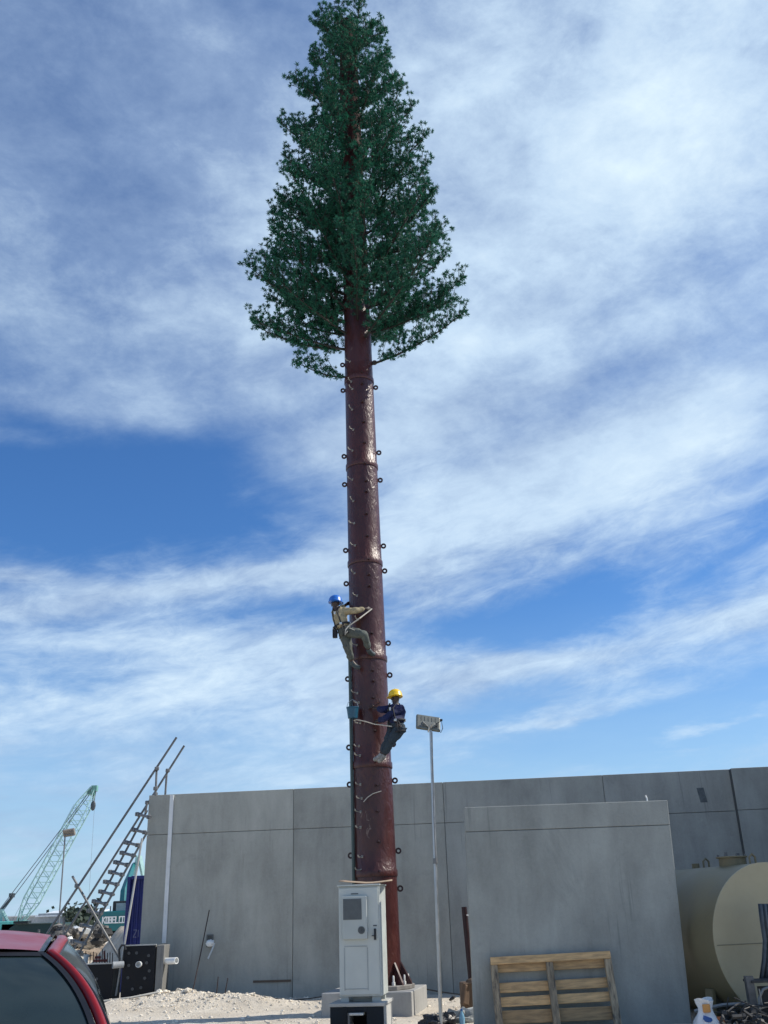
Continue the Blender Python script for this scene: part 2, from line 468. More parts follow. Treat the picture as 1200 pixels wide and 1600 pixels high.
def ground():
    xs = [-2500, -600, -200, -80, -40, -20, -12]+[-9+i*.09 for i in range(156)]+[6, 9, 15, 30, 60, 120, 300, 900, 2500]
    ys = [-800, -100, -20, 0, 6, 10, 13]+[15.2+i*.08 for i in range(90)]+[23.5, 26, 30, 40, 60, 100, 200, 500, 1500, 4500]
    m = MB(); m.grid([[Vector((x, y, gz(x, y))) for x in xs] for y in ys])
    t_ = bpy.data.materials.new('white_coral_sand'); t_.use_nodes = True; t = NT(t_.node_tree); b = t.n['Principled BSDF']
    o = t.new('ShaderNodeTexCoord').outputs['Object']
    a = t.noise(o, .9, 8, .62, .3).outputs[0]; c1 = t.noise(o, 9, 10, .7, .2).outputs[0]
    c = t.mix(t.smooth(a, .35, .68), (.80, .73, .62), (.66, .59, .49))
    c = t.mix(t.smooth(c1, .54, .70, 0, .55), c, (.42, .37, .30))
    t.put(b.inputs['Base Color'], c); b.inputs['Roughness'].default_value = .95
    bn = t.new('ShaderNodeBump'); bn.inputs['Distance'].default_value = .05
    t.put(bn.inputs['Height'], t.math('ADD', c1, t.noise(o, 45, 6, .7).outputs[0])); t.l.new(bn.outputs[0], b.inputs['Normal'])
    o = m.build('ground', t_, smooth=True, autos=80); tag(o, kind='structure')
    # loose coral stones
    g = MB()
    def stone(x, y, r):
        g.ball((x, y, gz(x, y)+r*.2), r, 6, 4, (1, random.uniform(.6, 1), random.uniform(.5, .8)), .3)
    for _ in range(1100):
        stone(random.gauss(-4.0, 1.2), random.gauss(20.5, .6), random.choice((.008, .012, .016, .022, .03)))
    for _ in range(800):
        stone(random.uniform(-8, 5), random.uniform(16, 21.5), random.choice((.01, .015, .025, .035)))
    for _ in range(30):
        stone(random.uniform(-4.9, -4.1), random.uniform(20.5, 21.1), random.choice((.035, .05, .06)))
    gm = mat('coral_stone', (.72, .66, .56), .95, 0, .3, 5, .01, 20)
    tag(g.build('loose_stones', gm), 'loose pale coral stones scattered over the sand', None, None, 'stuff')


ground()

# ------------------------------------------------------------------ precast wall
WH = 4.14
wall = thing('precast_wall', 'long grey precast concrete panel wall running behind the maroon tower', 'wall', WA)


def wp(s, off, z): return WA + wdir*s + wnor*off + Vector((0, 0, z))


def wall_s(px):   # distance along the wall met by the sight line at photo column px near its top
    d = ray(px, 1230); t = (WA-Vector((0, 0, EYE))); den = d.x*wnor.x+d.y*wnor.y
    k_ = (t.x*wnor.x+t.y*wnor.y)/den
    p = Vector((d.x*k_, d.y*k_, 0)); return (p-Vector((WA.x, WA.y, 0))).dot(wdir)


SPL = 3.29
cuts = [0, wall_s(459), wall_s(692), wall_s(943), wall_s(1144), wall_s(1275)]
g_ = .004
tone_l = [(.375, .375, .335), (.360, .362, .325), (.350, .355, .325), (.335, .342, .32), (.330, .342, .325), (.335, .346, .325)]
for i in range(len(cuts)-1):
    s0, s1 = cuts[i]+g_, cuts[i+1]-g_
    off = .0 if i < 4 else .16
    mt = concrete('precast_concrete_%d' % i, tone_l[i], (i*3.3, i*1.7, i*5.1))
    mt.name = 'precast_concrete'
    for (z0, z1, nm) in ((-.2, SPL-.004, 'wall_panel'), (SPL+.004, WH, 'coping_panel')):
        m = MB(); m.prism([wp(s0, off, z0), wp(s1, off, z0), wp(s1, off-.2, z0), wp(s0, off-.2, z0)], (0, 0, z1-z0))
        m.build(nm, mt, wall, bevel=.008)
    # the recessed joint filler behind the gaps
m = MB(); m.prism([wp(.02, -.06, -.2), wp(cuts[4], -.06, -.2), wp(cuts[4], -.14, -.2), wp(.02, -.14, -.2)], (0, 0, WH+.18))
m.build('joint_filler', mat('dark_joint_sealant', (.08, .085, .085), .9), wall)
m = MB()
m.prism([wp(cuts[4]-.012, .13, -.1), wp(cuts[4]+.02, .13, -.1), wp(cuts[4]+.02, .0, -.1), wp(cuts[4]-.012, .0, -.1)], (0, 0, WH+.09))
m.build('joint_filler', MATS['dark_joint_sealant'], wall)
# unseen wall added beyond the right edge, to cast shade on the tank
cr = cuts[5]
mt = concrete('precast_concrete_r', (.36, .37, .35), (7, 7, 7)); mt.name = 'precast_concrete'
m = MB(); m.prism([wp(cr-.2, .16, -.2), wp(cr, .16, -.2), wp(cr, 6.4, -.2), wp(cr-.2, 6.4, -.2)], (0, 0, WH+2.0)); m.build('shade_wall', mt, wall, bevel=.01)
# dark patches and marks that belong to the wall
M_stain = mat('damp_stain', (.12, .135, .145), .8, 0, .3, 9)
def wmark(px0, py0, px1, py1, name, m_, off=.004, slant=0, depth=.003):
    s0, s1 = wall_s(px0), wall_s(px1)
    Y = (WA+wdir*((s0+s1)/2)).y
    z0, z1 = at(px0, py1, Y).z, at(px0, py0, Y).z
    q = MB(); q.prism([wp(s0, off, z0), wp(s1, off, z0), wp(s1-slant, off, z1), wp(s0-slant, off, z1)], wnor*-depth); return q.build(name, m_, wall)
wmark(1091, 1231, 1102, 1254, 'stain', M_stain, slant=.04)
wmark(402, 1532, 457, 1535.5, 'timber_batten', mat('brown_batten', (.13, .095, .07), .8), .02, depth=.03)
# recess box in the wall
sb = wall_s(337)
m = MB()
zb0, zb1 = at(336, 1480, 21.7).z, at(336, 1460, 21.7).z
for (a, b_, c_, d_) in ((-.07, -.045, zb0, zb1), (.045, .07, zb0, zb1), (-.045, .045, zb1-.025, zb1), (-.045, .045, zb0, zb0+.025)):
    m.prism([wp(sb+a, .03, c_), wp(sb+b_, .03, c_), wp(sb+b_, .002, c_), wp(sb+a, .002, c_)], (0, 0, d_-c_))
bx = m.build('socket_box', mat('grey_box', (.12, .13, .13), .6), wall)
m = MB(); m.prism([wp(sb-.045, .006, zb0+.025), wp(sb+.045, .006, zb0+.025), wp(sb+.045, .002, zb0+.025), wp(sb-.045, .002, zb0+.025)], (0, 0, zb1-zb0-.05))
m.build('back_plate', mat('grey_box_back', (.08, .09, .09), .6), bx)
# plastic bag and conduit tail hanging out of the box
t_ = thing('plastic_bag', 'white plastic bag stuffed in the small socket box on the wall', 'bag', wp(sb-.1, .1, zb0))
m = MB(); m.ball(at(328, 1474, 21.55), .09, 12, 8, (1, .6, .75), .16); m.tube([at(334, 1470, 21.6), at(328, 1474, 21.55)], [.02, .05], 8)
m.build('bag_body', M_white, t_, smooth=True)
m = MB(); m.tube([at(335, 1474, 21.6), at(331, 1485, 21.5), at(325, 1498, 21.45)], .016, 8); m.build('conduit_tail', mat('translucent_hose', (.55, .58, .58), .3), t_)
# white PVC strip down the wall's corner
t_ = thing('downpipe', 'white plastic strip fixed upright near the left end of the wall', 'pipe', wp(.55, .03, 1.2))
sA = wall_s(270)
m = MB(); m.prism([wp(sA-.045, .035, at(260, 1474, 21.9).z), wp(sA+.045, .035, at(260, 1474, 21.9).z), wp(sA+.045, .003, at(260, 1474, 21.9).z), wp(sA-.045, .003, at(260, 1474, 21.9).z)], (0, 0, WH-.02-at(260, 1474, 21.9).z))
m.build('pvc_strip', M_pvc, t_, bevel=.006)

# ------------------------------------------------------------------ maroon tower disguised as a pine
AX0 = Vector((-.352, 18.05, 0)); LEAN = Vector((-.0082, 0, 1))


def axis(z): return AX0 + Vector((LEAN.x*z, 0, z))


def trad(z): return max(.06, .398 - .0072*z - (max(0, z-21)*.012))


base_z = .36
M_matt = mat('matt_maroon_paint', (.045, .013, .012), .8, 0, .3, 3, .006, 20, spec=.2)
tower = thing('disguised_phone_mast', 'tall maroon steel mast dressed as a pine tree with a green artificial crown', 'mast', (AX0.x, AX0.y, base_z))
JZ = [.43, 2.146, 4.02, 6.04, 8.01, 10.18, 12.27, 14.37, 16.5, 18.6, 20.8, 23.3]
for i in range(len(JZ)-1):
    z0, z1 = JZ[i], JZ[i+1]; seg = 40; m = MB(); vs = []; rows = []
    rim = .012 if i else 0
    zs = [z0, z0+.012, z0+.10, z0+.13]+[z0+.13+(z1-z0-.13)*q/5 for q in range(1, 6)]
    for q, z in enumerate(zs):
        r = trad(z)+(rim+.006 if q in (1, 2) else (rim if q == 0 else 0))
        c = axis(z); rows.append([c+Vector((r*cos(2*pi*j/seg), r*sin(2*pi*j/seg), 0)) for j in range(seg+1)])
    m.grid(rows)
    c = axis(z0); rr = trad(z0)-.03
    if i: m.grid([rows[0], [c+Vector((rr*cos(2*pi*j/seg), rr*sin(2*pi*j/seg), 0)) for j in range(seg+1)]])
    if i == len(JZ)-2: m.add([p for p in rows[-1][:-1]], [tuple(range(seg))])
    m.build('mast_section', BARK if z0 < 14 else M_matt, tower, smooth=True, origin=axis(z0))
# dark seams where the sections slip together
for z in JZ[1:-1]:
    m = MB(); r = trad(z)+.006; c = axis(z)
    m.lathe([(r-.02, -.012), (r, -.010), (r, -.001), (r-.02, -.001)], c, 40)
    m.build('seam', M_dark, tower)
# lifting lugs in facing pairs
lug_me = None
LY = [(570, 568), (610, 607), (713, 709), (757, 752), (860, 855), (912, 894), (1010, 1007), (1061, 1057), (1168, 1165), (1226, 1222), (1337, 1332), (1392, 1391)]
def lug_mesh():
    m = MB(); seg = 16; R_, r_ = .040, .016
    rows = []
    for a in range(seg+1):
        th = 2*pi*a/seg
        rows.append([Vector(((R_+x)*cos(th), y, (R_+x)*sin(th))) for x, y in ((-r_, -.014), (r_, -.014), (r_, .014), (-r_, .014), (-r_, -.014))])
    m.grid(rows); m.box((-.050, 0, 0), (.04, .024, .045))
    return m
proto = None
for yl, yr in LY:
    for sgn, yy in ((-1, yl), (1, yr)):
        z = at(545, yy, 18.05).z; c = axis(z); r = trad(z)
        if proto is None:
            proto = lug_mesh().build('lifting_lug', M_dark, tower, smooth=True); o = proto
        else:
            o = proto.copy(); S.collection.objects.link(o); o.parent = tower
        o.location = c+Vector((sgn*(r+.050), 0, 0))-wloc(tower); o.rotation_euler = (0, 0, 0 if sgn > 0 else pi)
# bright step bolts up the left face
sy = [563, 595, 607, 639, 671, 703, 748, 782, 817, 852, 895, 931, 969, 1008, 1083, 1098, 1130, 1166, 1181, 1226, 1248, 1269, 1293, 1339, 1360]
proto = None
M_bolt = mat('bright_step_bolt_steel', (.30, .29, .26), .4, .3, .1, 10)
for yy in sy:
    fx = .22+random.uniform(-.04, .05)
    z = at(550, yy, 17.75).z; r = trad(z); th = pi+asin(sqrt(1-(1-2*fx)**2)); c = axis(z)
    p0 = Vector((r*cos(th), r*sin(th), 0)); n_ = p0.normalized()
    if proto is None:
        m = MB(); m.tube([(-.03, 0, .004), (.05, 0, -.002), (.12, .0, -.004), (.150, 0, .012), (.158, 0, .035)], .010, 8); m.box((-.005, 0, 0), (.02, .04, .04))
        proto = m.build('step_bolt', M_bolt, tower, smooth=True); o = proto
    else:
        o = proto.copy(); S.collection.objects.link(o); o.parent = tower
    o.location = c+p0-wloc(tower); o.rotation_euler = (random.uniform(-.2, .2), random.uniform(-.1, .15), th+random.uniform(-.15, .25))
# dark branch sockets down the middle of the face
cy = [579, 596, 625, 656, 689, 722, 749, 766, 801, 836, 873, 897, 915, 952, 989, 1047, 1064, 1090, 1142, 1190, 1227, 1268, 1316, 1362]
proto = None
for yy in cy:
    z = at(572, yy, 17.65).z; r = trad(z); th = -pi/2+.22+random.uniform(-.03, .03); c = axis(z)
    p0 = Vector((r*cos(th), r*sin(th), 0))
    if proto is None:
        m = MB(); m.tube([(-.03, 0, 0), (.045, 0, .006), (.06, 0, .012)], [.022, .02, .017], 10); m.box((.004, 0, 0), (.02, .075, .028))
        proto = m.build('branch_socket', M_dark, tower, smooth=True); o = proto
    else:
        o = proto.copy(); S.collection.objects.link(o); o.parent = tower
    o.location = c+p0-wloc(tower); o.rotation_euler = (0, random.uniform(-.15, .15), th)
# conduit strapped to the left edge
m = MB(); pts = []
for q in range(12):
    z = at(545, 1386-(1386-1010)*q/11, 17.9).z; r = trad(z); th = pi+.42; pts.append(axis(z)+Vector(((r+.035)*cos(th), (r+.035)*sin(th), 0)))
m.tube(pts, .030, 10); m.build('conduit', mat('grey_green_conduit', (.045, .07, .065), .4), tower, smooth=True)
# loose cable curl near the foot
m = MB(); zz = [1236, 1240, 1246, 1253]; xx = [596, 583, 574, 568]
m.tube([at(x, y, 17.62+.0*i) for i, (x, y) in enumerate(zip(xx, zz))], .008, 6); m.build('cable_tail', M_rope, tower)
# foot plate, gussets, anchor bolts
m = MB(); m.lathe([(.60, 0), (.61, .01), (.61, .06), (.60, .07)], (AX0.x, AX0.y, base_z), 12); m.build('base_plate', mat('grey_base_plate', (.20, .19, .18), .7, .2, .2, 5), tower)
gus = None; blt = None
for q in range(12):
    th = 2*pi*(q+.5)/12
    if gus is None:
        m = MB(); m.prism([(.39, -.02, 0), (.585, -.02, 0), (.575, -.02, .04), (.40, -.02, .34)], (0, .035, 0)); gus = m.build('gusset', mat('maroon_gusset', (.05, .018, .02), .5), tower); o = gus
        m = MB(); m.lathe([(.030, 0), (.030, .05), (.018, .052), (.018, .13), (.012, .15)], (0, 0, 0), 10); blt = m.build('anchor_bolt', M_white, tower, smooth=True); b2 = blt
    else:
        o = gus.copy(); S.collection.objects.link(o); o.parent = tower
        b2 = blt.copy(); S.collection.objects.link(b2); b2.parent = tower
    o.location = (0, 0, .071); o.rotation_euler = (0, 0, th)
    th2 = th+pi/12; b2.location = (.50*cos(th2), .50*sin(th2), .071)


def make_branch(L, seed, density=1.0):
    """one artificial bough along +X, curving up; returns wood builder and foliage builder"""
    rnd = random.Random(seed); wd = MB(); fo = MB()
    n = 12; main = []
    sweep = rnd.uniform(-.10, .10); up0 = rnd.uniform(.20, .32); up1 = rnd.uniform(.18, .34)
    for i in range(n+1):
        s_ = i/n; main.append(Vector((L*s_, sweep*L*s_*s_+.02*sin(7*s_+seed), L*(up0*s_+up1*s_*s_))))
    wd.tube(main, [.030*(1-.75*i/n)*(.5+.22*L) for i in range(n+1)], 7)

    def tuft(c, d, r):
        k_ = 30
        for _ in range(k_):
            v = Vector((rnd.gauss(0, 1), rnd.gauss(0, 1), rnd.gauss(0, 1))).normalized()
            v = (v+d*.55).normalized()
            t1 = v.cross(Vector((rnd.gauss(0, 1), rnd.gauss(0, 1), rnd.gauss(0, 1)))).normalized()*(.0056*r/.09)
            ln = r*rnd.uniform(.75, 1.15)
            fo.add([c-t1*.4, c+v*ln*.55-t1*1.3, c+v*ln, c+v*ln*.55+t1*1.3, c+t1*.4], [(0, 1, 2, 3, 4)])

    def twig(p, d, ln, depth=0):
        q = 4; pts = [p]
        dd = d.copy()
        for i in range(q):
            dd = (dd+Vector((0, 0, .14))+Vector((rnd.gauss(0, .10), rnd.gauss(0, .10), rnd.gauss(0, .08)))).normalized(); pts.append(pts[-1]+dd*ln/q)
        wd.tube(pts, [.008-.001*i for i in range(q+1)], 4, cap=False)
        nt = max(3, int(ln/.070*density))
        for i in range(nt):
            s_ = (i+1)/nt; f = s_*q; a = min(q-1, int(f)); pp = pts[a].lerp(pts[a+1], f-a)
            if i < nt-1:
                side = Vector((rnd.gauss(0, 1), rnd.gauss(0, 1), rnd.gauss(0, .6))).normalized()
                p2 = pp+side*rnd.uniform(.05, .11); wd.add([pp, p2, pp+Vector((0, .005, .004))], [(0, 1, 2)])
                tuft(p2, side, rnd.uniform(.055, .088))
            else: tuft(pp, dd, rnd.uniform(.07, .095))
    nt = int(L*10.5*density)+5
    for i in range(nt):
        s_ = .07+.93*(i+.5)/nt; f = s_*n; a = min(n-1, int(f)); p = main[a].lerp(main[a+1], f-a); t = (main[a+1]-main[a]).normalized()
        sd_ = 1 if i % 2 else -1
        el = rnd.uniform(-.15, 1.45)
        side = Vector((0, sd_*cos(el), sin(el)))
        d = (t*rnd.uniform(.45, .9)+side).normalized()
        ln = (.27+.46*sin(pi*min(1, .15+s_*.85))**.8)*(.55+.22*L)*rnd.uniform(.75, 1.15)
        twig(p, d, ln)
    for s_ in (.9, .96, 1.0):
        tuft(main[n]*s_+Vector((0, 0, .0)), (main[n]-main[n-1]).normalized(), .1)
    for i in range(int(L*11)):
        s_ = rnd.uniform(.1, 1); f = s_*n; a = min(n-1, int(f)); p = main[a].lerp(main[a+1], f-a)
        tuft(p+Vector((rnd.gauss(0, .03), rnd.gauss(0, .05), rnd.gauss(0, .04))), Vector((0, 0, 1)), .085)
    return wd, fo


M_limb = mat('dark_limb_plastic', (.012, .012, .010), .7)
VAR = {}
def branch_proto(L):
    kx = round(L*3)/3; q = random.randrange(3)
    if (kx, q) not in VAR:
        VAR[(kx, q)] = (make_branch(kx, int(kx*30)+q*77))
        wd, fo = VAR[(kx, q)]
        a = wd.build('branch', M_limb, tower, smooth=True); a.location = (0, 0, 0)
        b_ = fo.build('foliage', FOL, a); b_.location = (0, 0, 0)
        VAR[(kx, q)] = [kx, a.data, b_.data, (a, b_)]
    return VAR[(kx, q)]


def env(z):
    pts = [(12.2, 2.35), (13.2, 2.5), (14, 2.62), (14.6, 2.35), (15.5, 2.1), (17, 1.9), (18.5, 1.66), (20, 1.32), (21, 1.14), (22.5, .95), (24, .85), (25.5, .62), (27, .4)]
    for (a, ra), (b_, rb) in zip(pts, pts[1:]):
        if a <= z <= b_: return ra+(rb-ra)*(z-a)/(b_-a)
    return pts[-1][1] if z > 26 else pts[0][1]


def place_branch(z, th, L, tilt=0.):
    kx, am, fm, first = branch_proto(L)
    if first is not None:
        a, b_ = first; VAR_key = [k_ for k_, v in VAR.items() if v[1] is am][0]; VAR[VAR_key][3] = None
    else:
        a = bpy.data.objects.new('branch', am); S.collection.objects.link(a); a.parent = tower
        b_ = bpy.data.objects.new('foliage', fm); S.collection.objects.link(b_); b_.parent = a
    r = trad(z)-.02
    a.location = axis(z)+Vector((r*cos(th), r*sin(th), 0))-wloc(tower)
    a.rotation_euler = (random.uniform(-.2, .2), -tilt, th); s_ = L/kx; a.scale = (s_, s_, s_)


# hand placed lowest boughs that make the outline, then whorls
place_branch(12.43, radians(188), 1.0, -.22)
place_branch(12.75, radians(-4), 2.2, .06)
place_branch(13.6, radians(4), 2.4, .17)
place_branch(13.2, radians(176), 2.3, .09)
place_branch(13.9, radians(184), 2.35, .09)
nb = 5; z = 13.25; th = .4
while nb < 99:
    L = env(z)*random.uniform(.78, 1.05)
    if z < 13.6: L *= .9
    th += 2.399963+random.uniform(-.25, .25)
    # the boughs pointing straight at the eye start a little higher, as in the photo
    if z < 13.45 and abs(((th+pi/2+pi) % (2*pi))-pi) < .5: th += .9
    place_branch(z, th, max(.4, L), random.uniform(-.08, .24)+max(0, z-19.5)*.03+max(0, z-21.5)*.22); z += .083+.0046*(z-13.2); nb += 1

# footing block under the mast
def rotbox(name, label, cat, c, size, ang, m_, bev=.01, z0=0.):
    m = MB(); m.box((c[0], c[1], z0+size[2]/2), size)
    m2 = MB(); R_ = Rz(ang); cc = Vector((c[0], c[1], 0))
    m2.add([R_ @ (Vector(v)-cc)+cc for v in m.v], m.f)
    o = m2.build(name, m_, None, bevel=bev, origin=(c[0], c[1], z0))
    return tag(o, label, cat) if label else o
rotbox('concrete_footing', 'grey concrete footing block with sunlit side under the maroon mast', 'footing', (AX0.x-.06, 18.12), (1.52, 1.52, base_z+.3), radians(-11), concrete('footing_concrete', (.33, .33, .32), (1, 1, 1)), .015, -.3)

# ------------------------------------------------------------------ equipment cabinet on its black stand
CA = radians(-8); CC = Vector((-.52, 15.42, 0))
cab = thing('equipment_cabinet', 'tall pale grey outdoor equipment cabinet with vented door below the mast', 'cabinet', (CC.x, CC.y, .47)); cab.rotation_euler = (0, 0, CA)
CW, CDp, CH = .615, .60, 1.47
def cbox(name, c, size, m_, bev=.004, par=None):
    m = MB(); m.box(c, size); o = m.build(name, m_, par or cab, bevel=bev); o.location = (0, 0, 0); return o
body = cbox('cabinet_body', (0, 0, CH/2+.0), (CW, CDp, CH), M_cab, .008)
F = -CDp/2
cbox('roof_cap', (0, -.01, CH+.012), (CW+.03, CDp+.05, .022), M_cab, .005)
door = cbox('door', (-.005, F-.012, CH/2), (CW-.03, .018, CH-.05), M_cab, .004)
ac = cbox('cooling_unit', (-.055, F-.055, CH-.43), (.365, .07, .58), M_cab2, .008)
m = MB()
for i in range(19):
    m.box((-.085, F-.096, CH-.185-i*.0145), (.265, .012, .007))
m.box((-.085, F-.0925, CH-.315), (.275, .004, .285)); o = m.build('vent_grille', M_grille, cab); o.location = (0, 0, 0)
m = MB()
Rx = Matrix.Rotation(pi/2, 3, 'X')
for r_ in (.052, .040, .028, .016): m.lathe([(r_, 0), (r_, .006), (r_-.006, .006), (r_-.006, 0)], (.045, F-.0905, CH-.60), 24, Rx)
o = m.build('fan_vent', M_grille, cab); o.location = (0, 0, 0)
m = MB()   # pressed lower panel: four thin raised beads
for c, sz in (((-.055, F-.024, CH-.815), (.34, .008, .008)), ((-.055, F-.024, .10), (.34, .008, .008)), ((-.225, F-.024, .36), (.008, .008, .56)), ((.115, F-.024, .36), (.008, .008, .56))): m.box(c, sz)
o = m.build('door_panel_bead', mat('cabinet_bead', (.28, .31, .32), .5), cab); o.location = (0, 0, 0)
m = MB(); m.box((.235, F-.035, CH-.66), (.03, .03, .15)); m.tube([(.235, F-.04, CH-.70), (.235, F-.07, CH-.67), (.235, F-.06, CH-.60)], .012, 8); m.box((.21, F-.04, CH-.68), (.05, .02, .012))
o = m.build('door_handle', mat('black_handle', (.012, .012, .014), .35), cab, bevel=.003); o.location = (0, 0, 0)
cbox('name_plate', (-.06, F-.026, CH-.105), (.11, .004, .013), mat('dark_plate', (.05, .06, .07), .4), .001)
cbox('name_plate', (.235, F-.026, CH-.545), (.055, .004, .016), MATS['dark_plate'], .001)
for x in (-.24, .22):
    for y in (-.22, .22): cbox('foot', (x, y, -.045), (.12, .10, .088), M_cab2, .004)
cbox('foot_skirt', (.02, -.10, -.04), (.34, .02, .075), M_cab2, .003)
# its stand
st = thing('cabinet_stand', 'low black painted concrete stand with square opening under the cabinet', 'stand', (CC.x-.04, CC.y, 0)); st.rotation_euler = (0, 0, CA)
M_slab = concrete('stand_concrete', (.38, .38, .36), (2, 5, 1))
def sbox(name, c, size, m_, bev=.006):
    m = MB(); m.box(c, size); o = m.build(name, m_, st, bevel=bev); o.location = (0, 0, 0); return o
sbox('top_slab', (0, 0, .375), (.80, .84, .045), M_slab)
for x in (-.27, .27): sbox('side_block', (x, .0, .165), (.22, .80, .372), M_slab)
sbox('front_panel', (-.262, -.408, .165), (.244, .012, .372), M_bitumen, .002)
sbox('front_panel', (.262, -.408, .165), (.244, .012, .372), M_bitumen, .002)
sbox('front_panel', (0, -.408, .318), (.278, .012, .066), M_bitumen, .002)
sbox('opening_liner', (0, -.36, .262), (.20, .22, .03), concrete('liner', (.42, .42, .4), (0, 3, 1)))
sbox('opening_liner', (-.11, -.36, .13), (.028, .2, .30), mat('grey_liner_board', (.12, .12, .12), .8), .002)
sbox('back_panel', (0, .2, .165), (.31, .04, .36), M_black, .002)
# cardboard on the cabinet
m = MB(); rows = []
for i in range(9):
    s_ = i/8; x = -.86+s_*.80
    rows.append([Vector((x, 15.10+j*.17+.02*s_, 1.985+.035*(1-s_)**2*(1 if i < 4 else .6)-.012*sin(s_*pi)+.045*max(0, s_-.6)+.01*j)) for j in range(4)])
m.grid(rows)
o = m.build('cardboard_sheet', M_card2, None, smooth=True, origin=(-.5, 15.35, 1.97)); sm = o.modifiers.new('thick', 'SOLIDIFY'); sm.thickness = .008
tag(o, 'flattened brown cardboard sheet lying on top of the equipment cabinet', 'cardboard')

# ------------------------------------------------------------------ floodlight on its pole
fl = thing('floodlight_pole', 'slim steel pole with a square floodlight head standing right of the mast', 'floodlight', (.59, 15.8, 0))
top = at(673, 1140, 15.8); mid = at(680, 1320, 15.8)
m = MB(); m.tube([(.59, 15.8, -.05), mid-Vector((.01, 0, 0)), top], [.028, .028, .022], 12); m.build('pole', M_steel, fl, smooth=True)
m = MB(); m.tube([mid-Vector((.012, .02, .28)), mid-Vector((.012, .02, .2))], .036, 12); m.tube([mid+Vector((-.005, -.03, -.25)), mid+Vector((0, -.035, .4)), top+Vector((.02, -.035, -.05))], .007, 6); m.build('clamp', M_steel_d, fl)
hc = at(669, 1130, 15.85)
Rh = Matrix.Rotation(radians(4), 3, 'Y') @ Matrix.Rotation(radians(-28), 3, 'X') @ Rz(radians(10))
m = MB(); m.box(hc, (.41, .06, .28), Rh); hd = m.build('lamp_head', mat('grey_lamp_housing', (.12, .13, .12), .5, .2, .1, 6), fl, bevel=.02)
m = MB(); m.box(hc+Rh @ Vector((0, -.034, -.05)), (.20, .03, .09), Rh)
for i in range(5): m.box(hc+Rh @ Vector((-.12+i*.06, -.032, .06)), (.006, .012, .09), Rh)
m.build('driver_box', mat('grey_driver_box', (.13, .14, .13), .5), fl, bevel=.004)
m = MB(); m.box(hc+Rh @ Vector((0, .032, 0)), (.28, .006, .21), Rh); m.build('lens', mat('lamp_glass', (.45, .5, .52), .1), fl)
m = MB(); m.tube([hc+Rh @ Vector((-.12, .0, -.13)), hc+Rh @ Vector((-.1, -.07, -.04)), top+Vector((0, -.03, 0)), hc+Rh @ Vector((.14, -.07, -.04)), hc+Rh @ Vector((.16, 0, -.12))], .011, 6)
m.build('bracket', M_steel_d, fl)
m = MB(); m.tube([hc+Rh @ Vector((.12, -.05, -.03)), hc+Vector((.22, -.05, .02)), hc+Vector((.235, -.05, -.1)), hc+Vector((.2, -.05, -.17)), hc+Vector((.16, -.04, -.12)), hc+Vector((.15, -.03, -.02))], .007, 6)
m.box(hc+Vector((.215, -.05, .035)), (.045, .04, .03)); m.build('cable', M_cable, fl)
m = MB(); m.tube([top+Vector((0, -.03, .02)), top+Vector((.035, -.05, .11)), top+Vector((-.03, -.05, .02)), top+Vector((-.045, -.04, -.05))], .012, 6); m.build('tie', M_rope, fl)

# ------------------------------------------------------------------ loose precast panel in front
slab = thing('spare_wall_panel', 'large loose grey precast panel standing upright in front of the wall', 'panel', (2.6, 15.3, 0))
pm = concrete('spare_panel_concrete', (.29, .302, .28), (11, 4, 3))
A = Vector((1.045, 15.2, 0)); B = Vector((4.10, 15.12, 0)); dz_ = .0075
def spq(z0, z1, n_, yo=0.0):
    m = MB()
    l0, l1 = A.x+.022*z0/1.5*1.0, A.x+.022*z1/1.5; r0, r1 = B.x+.033*z0, B.x+.033*z1
    m.add([(l0, A.y, z0), (r0, B.y, z0), (r0, B.y+.2, z0), (l0, A.y+.2, z0), (l1, A.y, z1), (r1, B.y, z1), (r1, B.y+.2, z1), (l1, A.y+.2, z1)],
          [(0, 1, 2, 3), (4, 5, 6, 7), (0, 1, 5, 4), (1, 2, 6, 5), (2, 3, 7, 6), (3, 0, 4, 7)])
    m.build(n_, pm, slab, bevel=.01)
spq(-.1, 2.657, 'lower_panel'); spq(2.663, 3.02, 'upper_panel')
m = MB(); m.box((2.6, 15.26, 2.66), (3.0, .1, .02)); m.build('joint_filler', MATS['dark_joint_sealant'], slab)
p = at(1011, 1250, 15.25)
m = MB(); m.tube([p-Vector((0, 0, .05)), p+Vector((0, 0, .03)), p+Vector((-.015, 0, .07))], .012, 6); m.build('lifting_loop', M_white, slab)

# ------------------------------------------------------------------ pallet leaning on the panel
P0 = Vector((1.27, 14.18, 0)); ang = radians(-2.5); tilt = radians(-12)
pal = thing('wooden_pallet', 'weathered wooden pallet leaning on edge against the spare grey panel', 'pallet', (2.13, 14.86, 0))
PR = Rz(ang) @ Matrix.Rotation(tilt, 3, 'X') @ Matrix.Rotation(radians(-1.2), 3, 'Y')
PO = Vector((2.19, 14.86, -.09)); PW, PH = 1.70, 1.04
def pbox(name, c, size, m_):
    m = MB(); m.box((0, 0, 0), size)
    # a little warp and worn corners
    o = m.build(name, m_, pal, bevel=.006); o.rotation_euler = PR.to_euler(); o.location = PO+PR @ Vector(c)-wloc(pal); return o
for i, zc in enumerate((.93, .655, .475, .275, .06)):
    h = (.16, .13, .125, .17, .12)[i]
    pbox('deck_board', (random.uniform(-.01, .01), .055, zc), (PW, .018, h), M_wood).rotation_euler.rotate_axis('Y', random.uniform(-.008, .008))
for x in (-PW/2+.035, -.02, PW/2-.035):
    pbox('stringer', (x, 0, PH/2-.02), (.10, .09, PH-.06), M_wood_v)
pbox('face_board', (0, -.055, PH-.045), (PW+.02, .018, .10), M_wood)

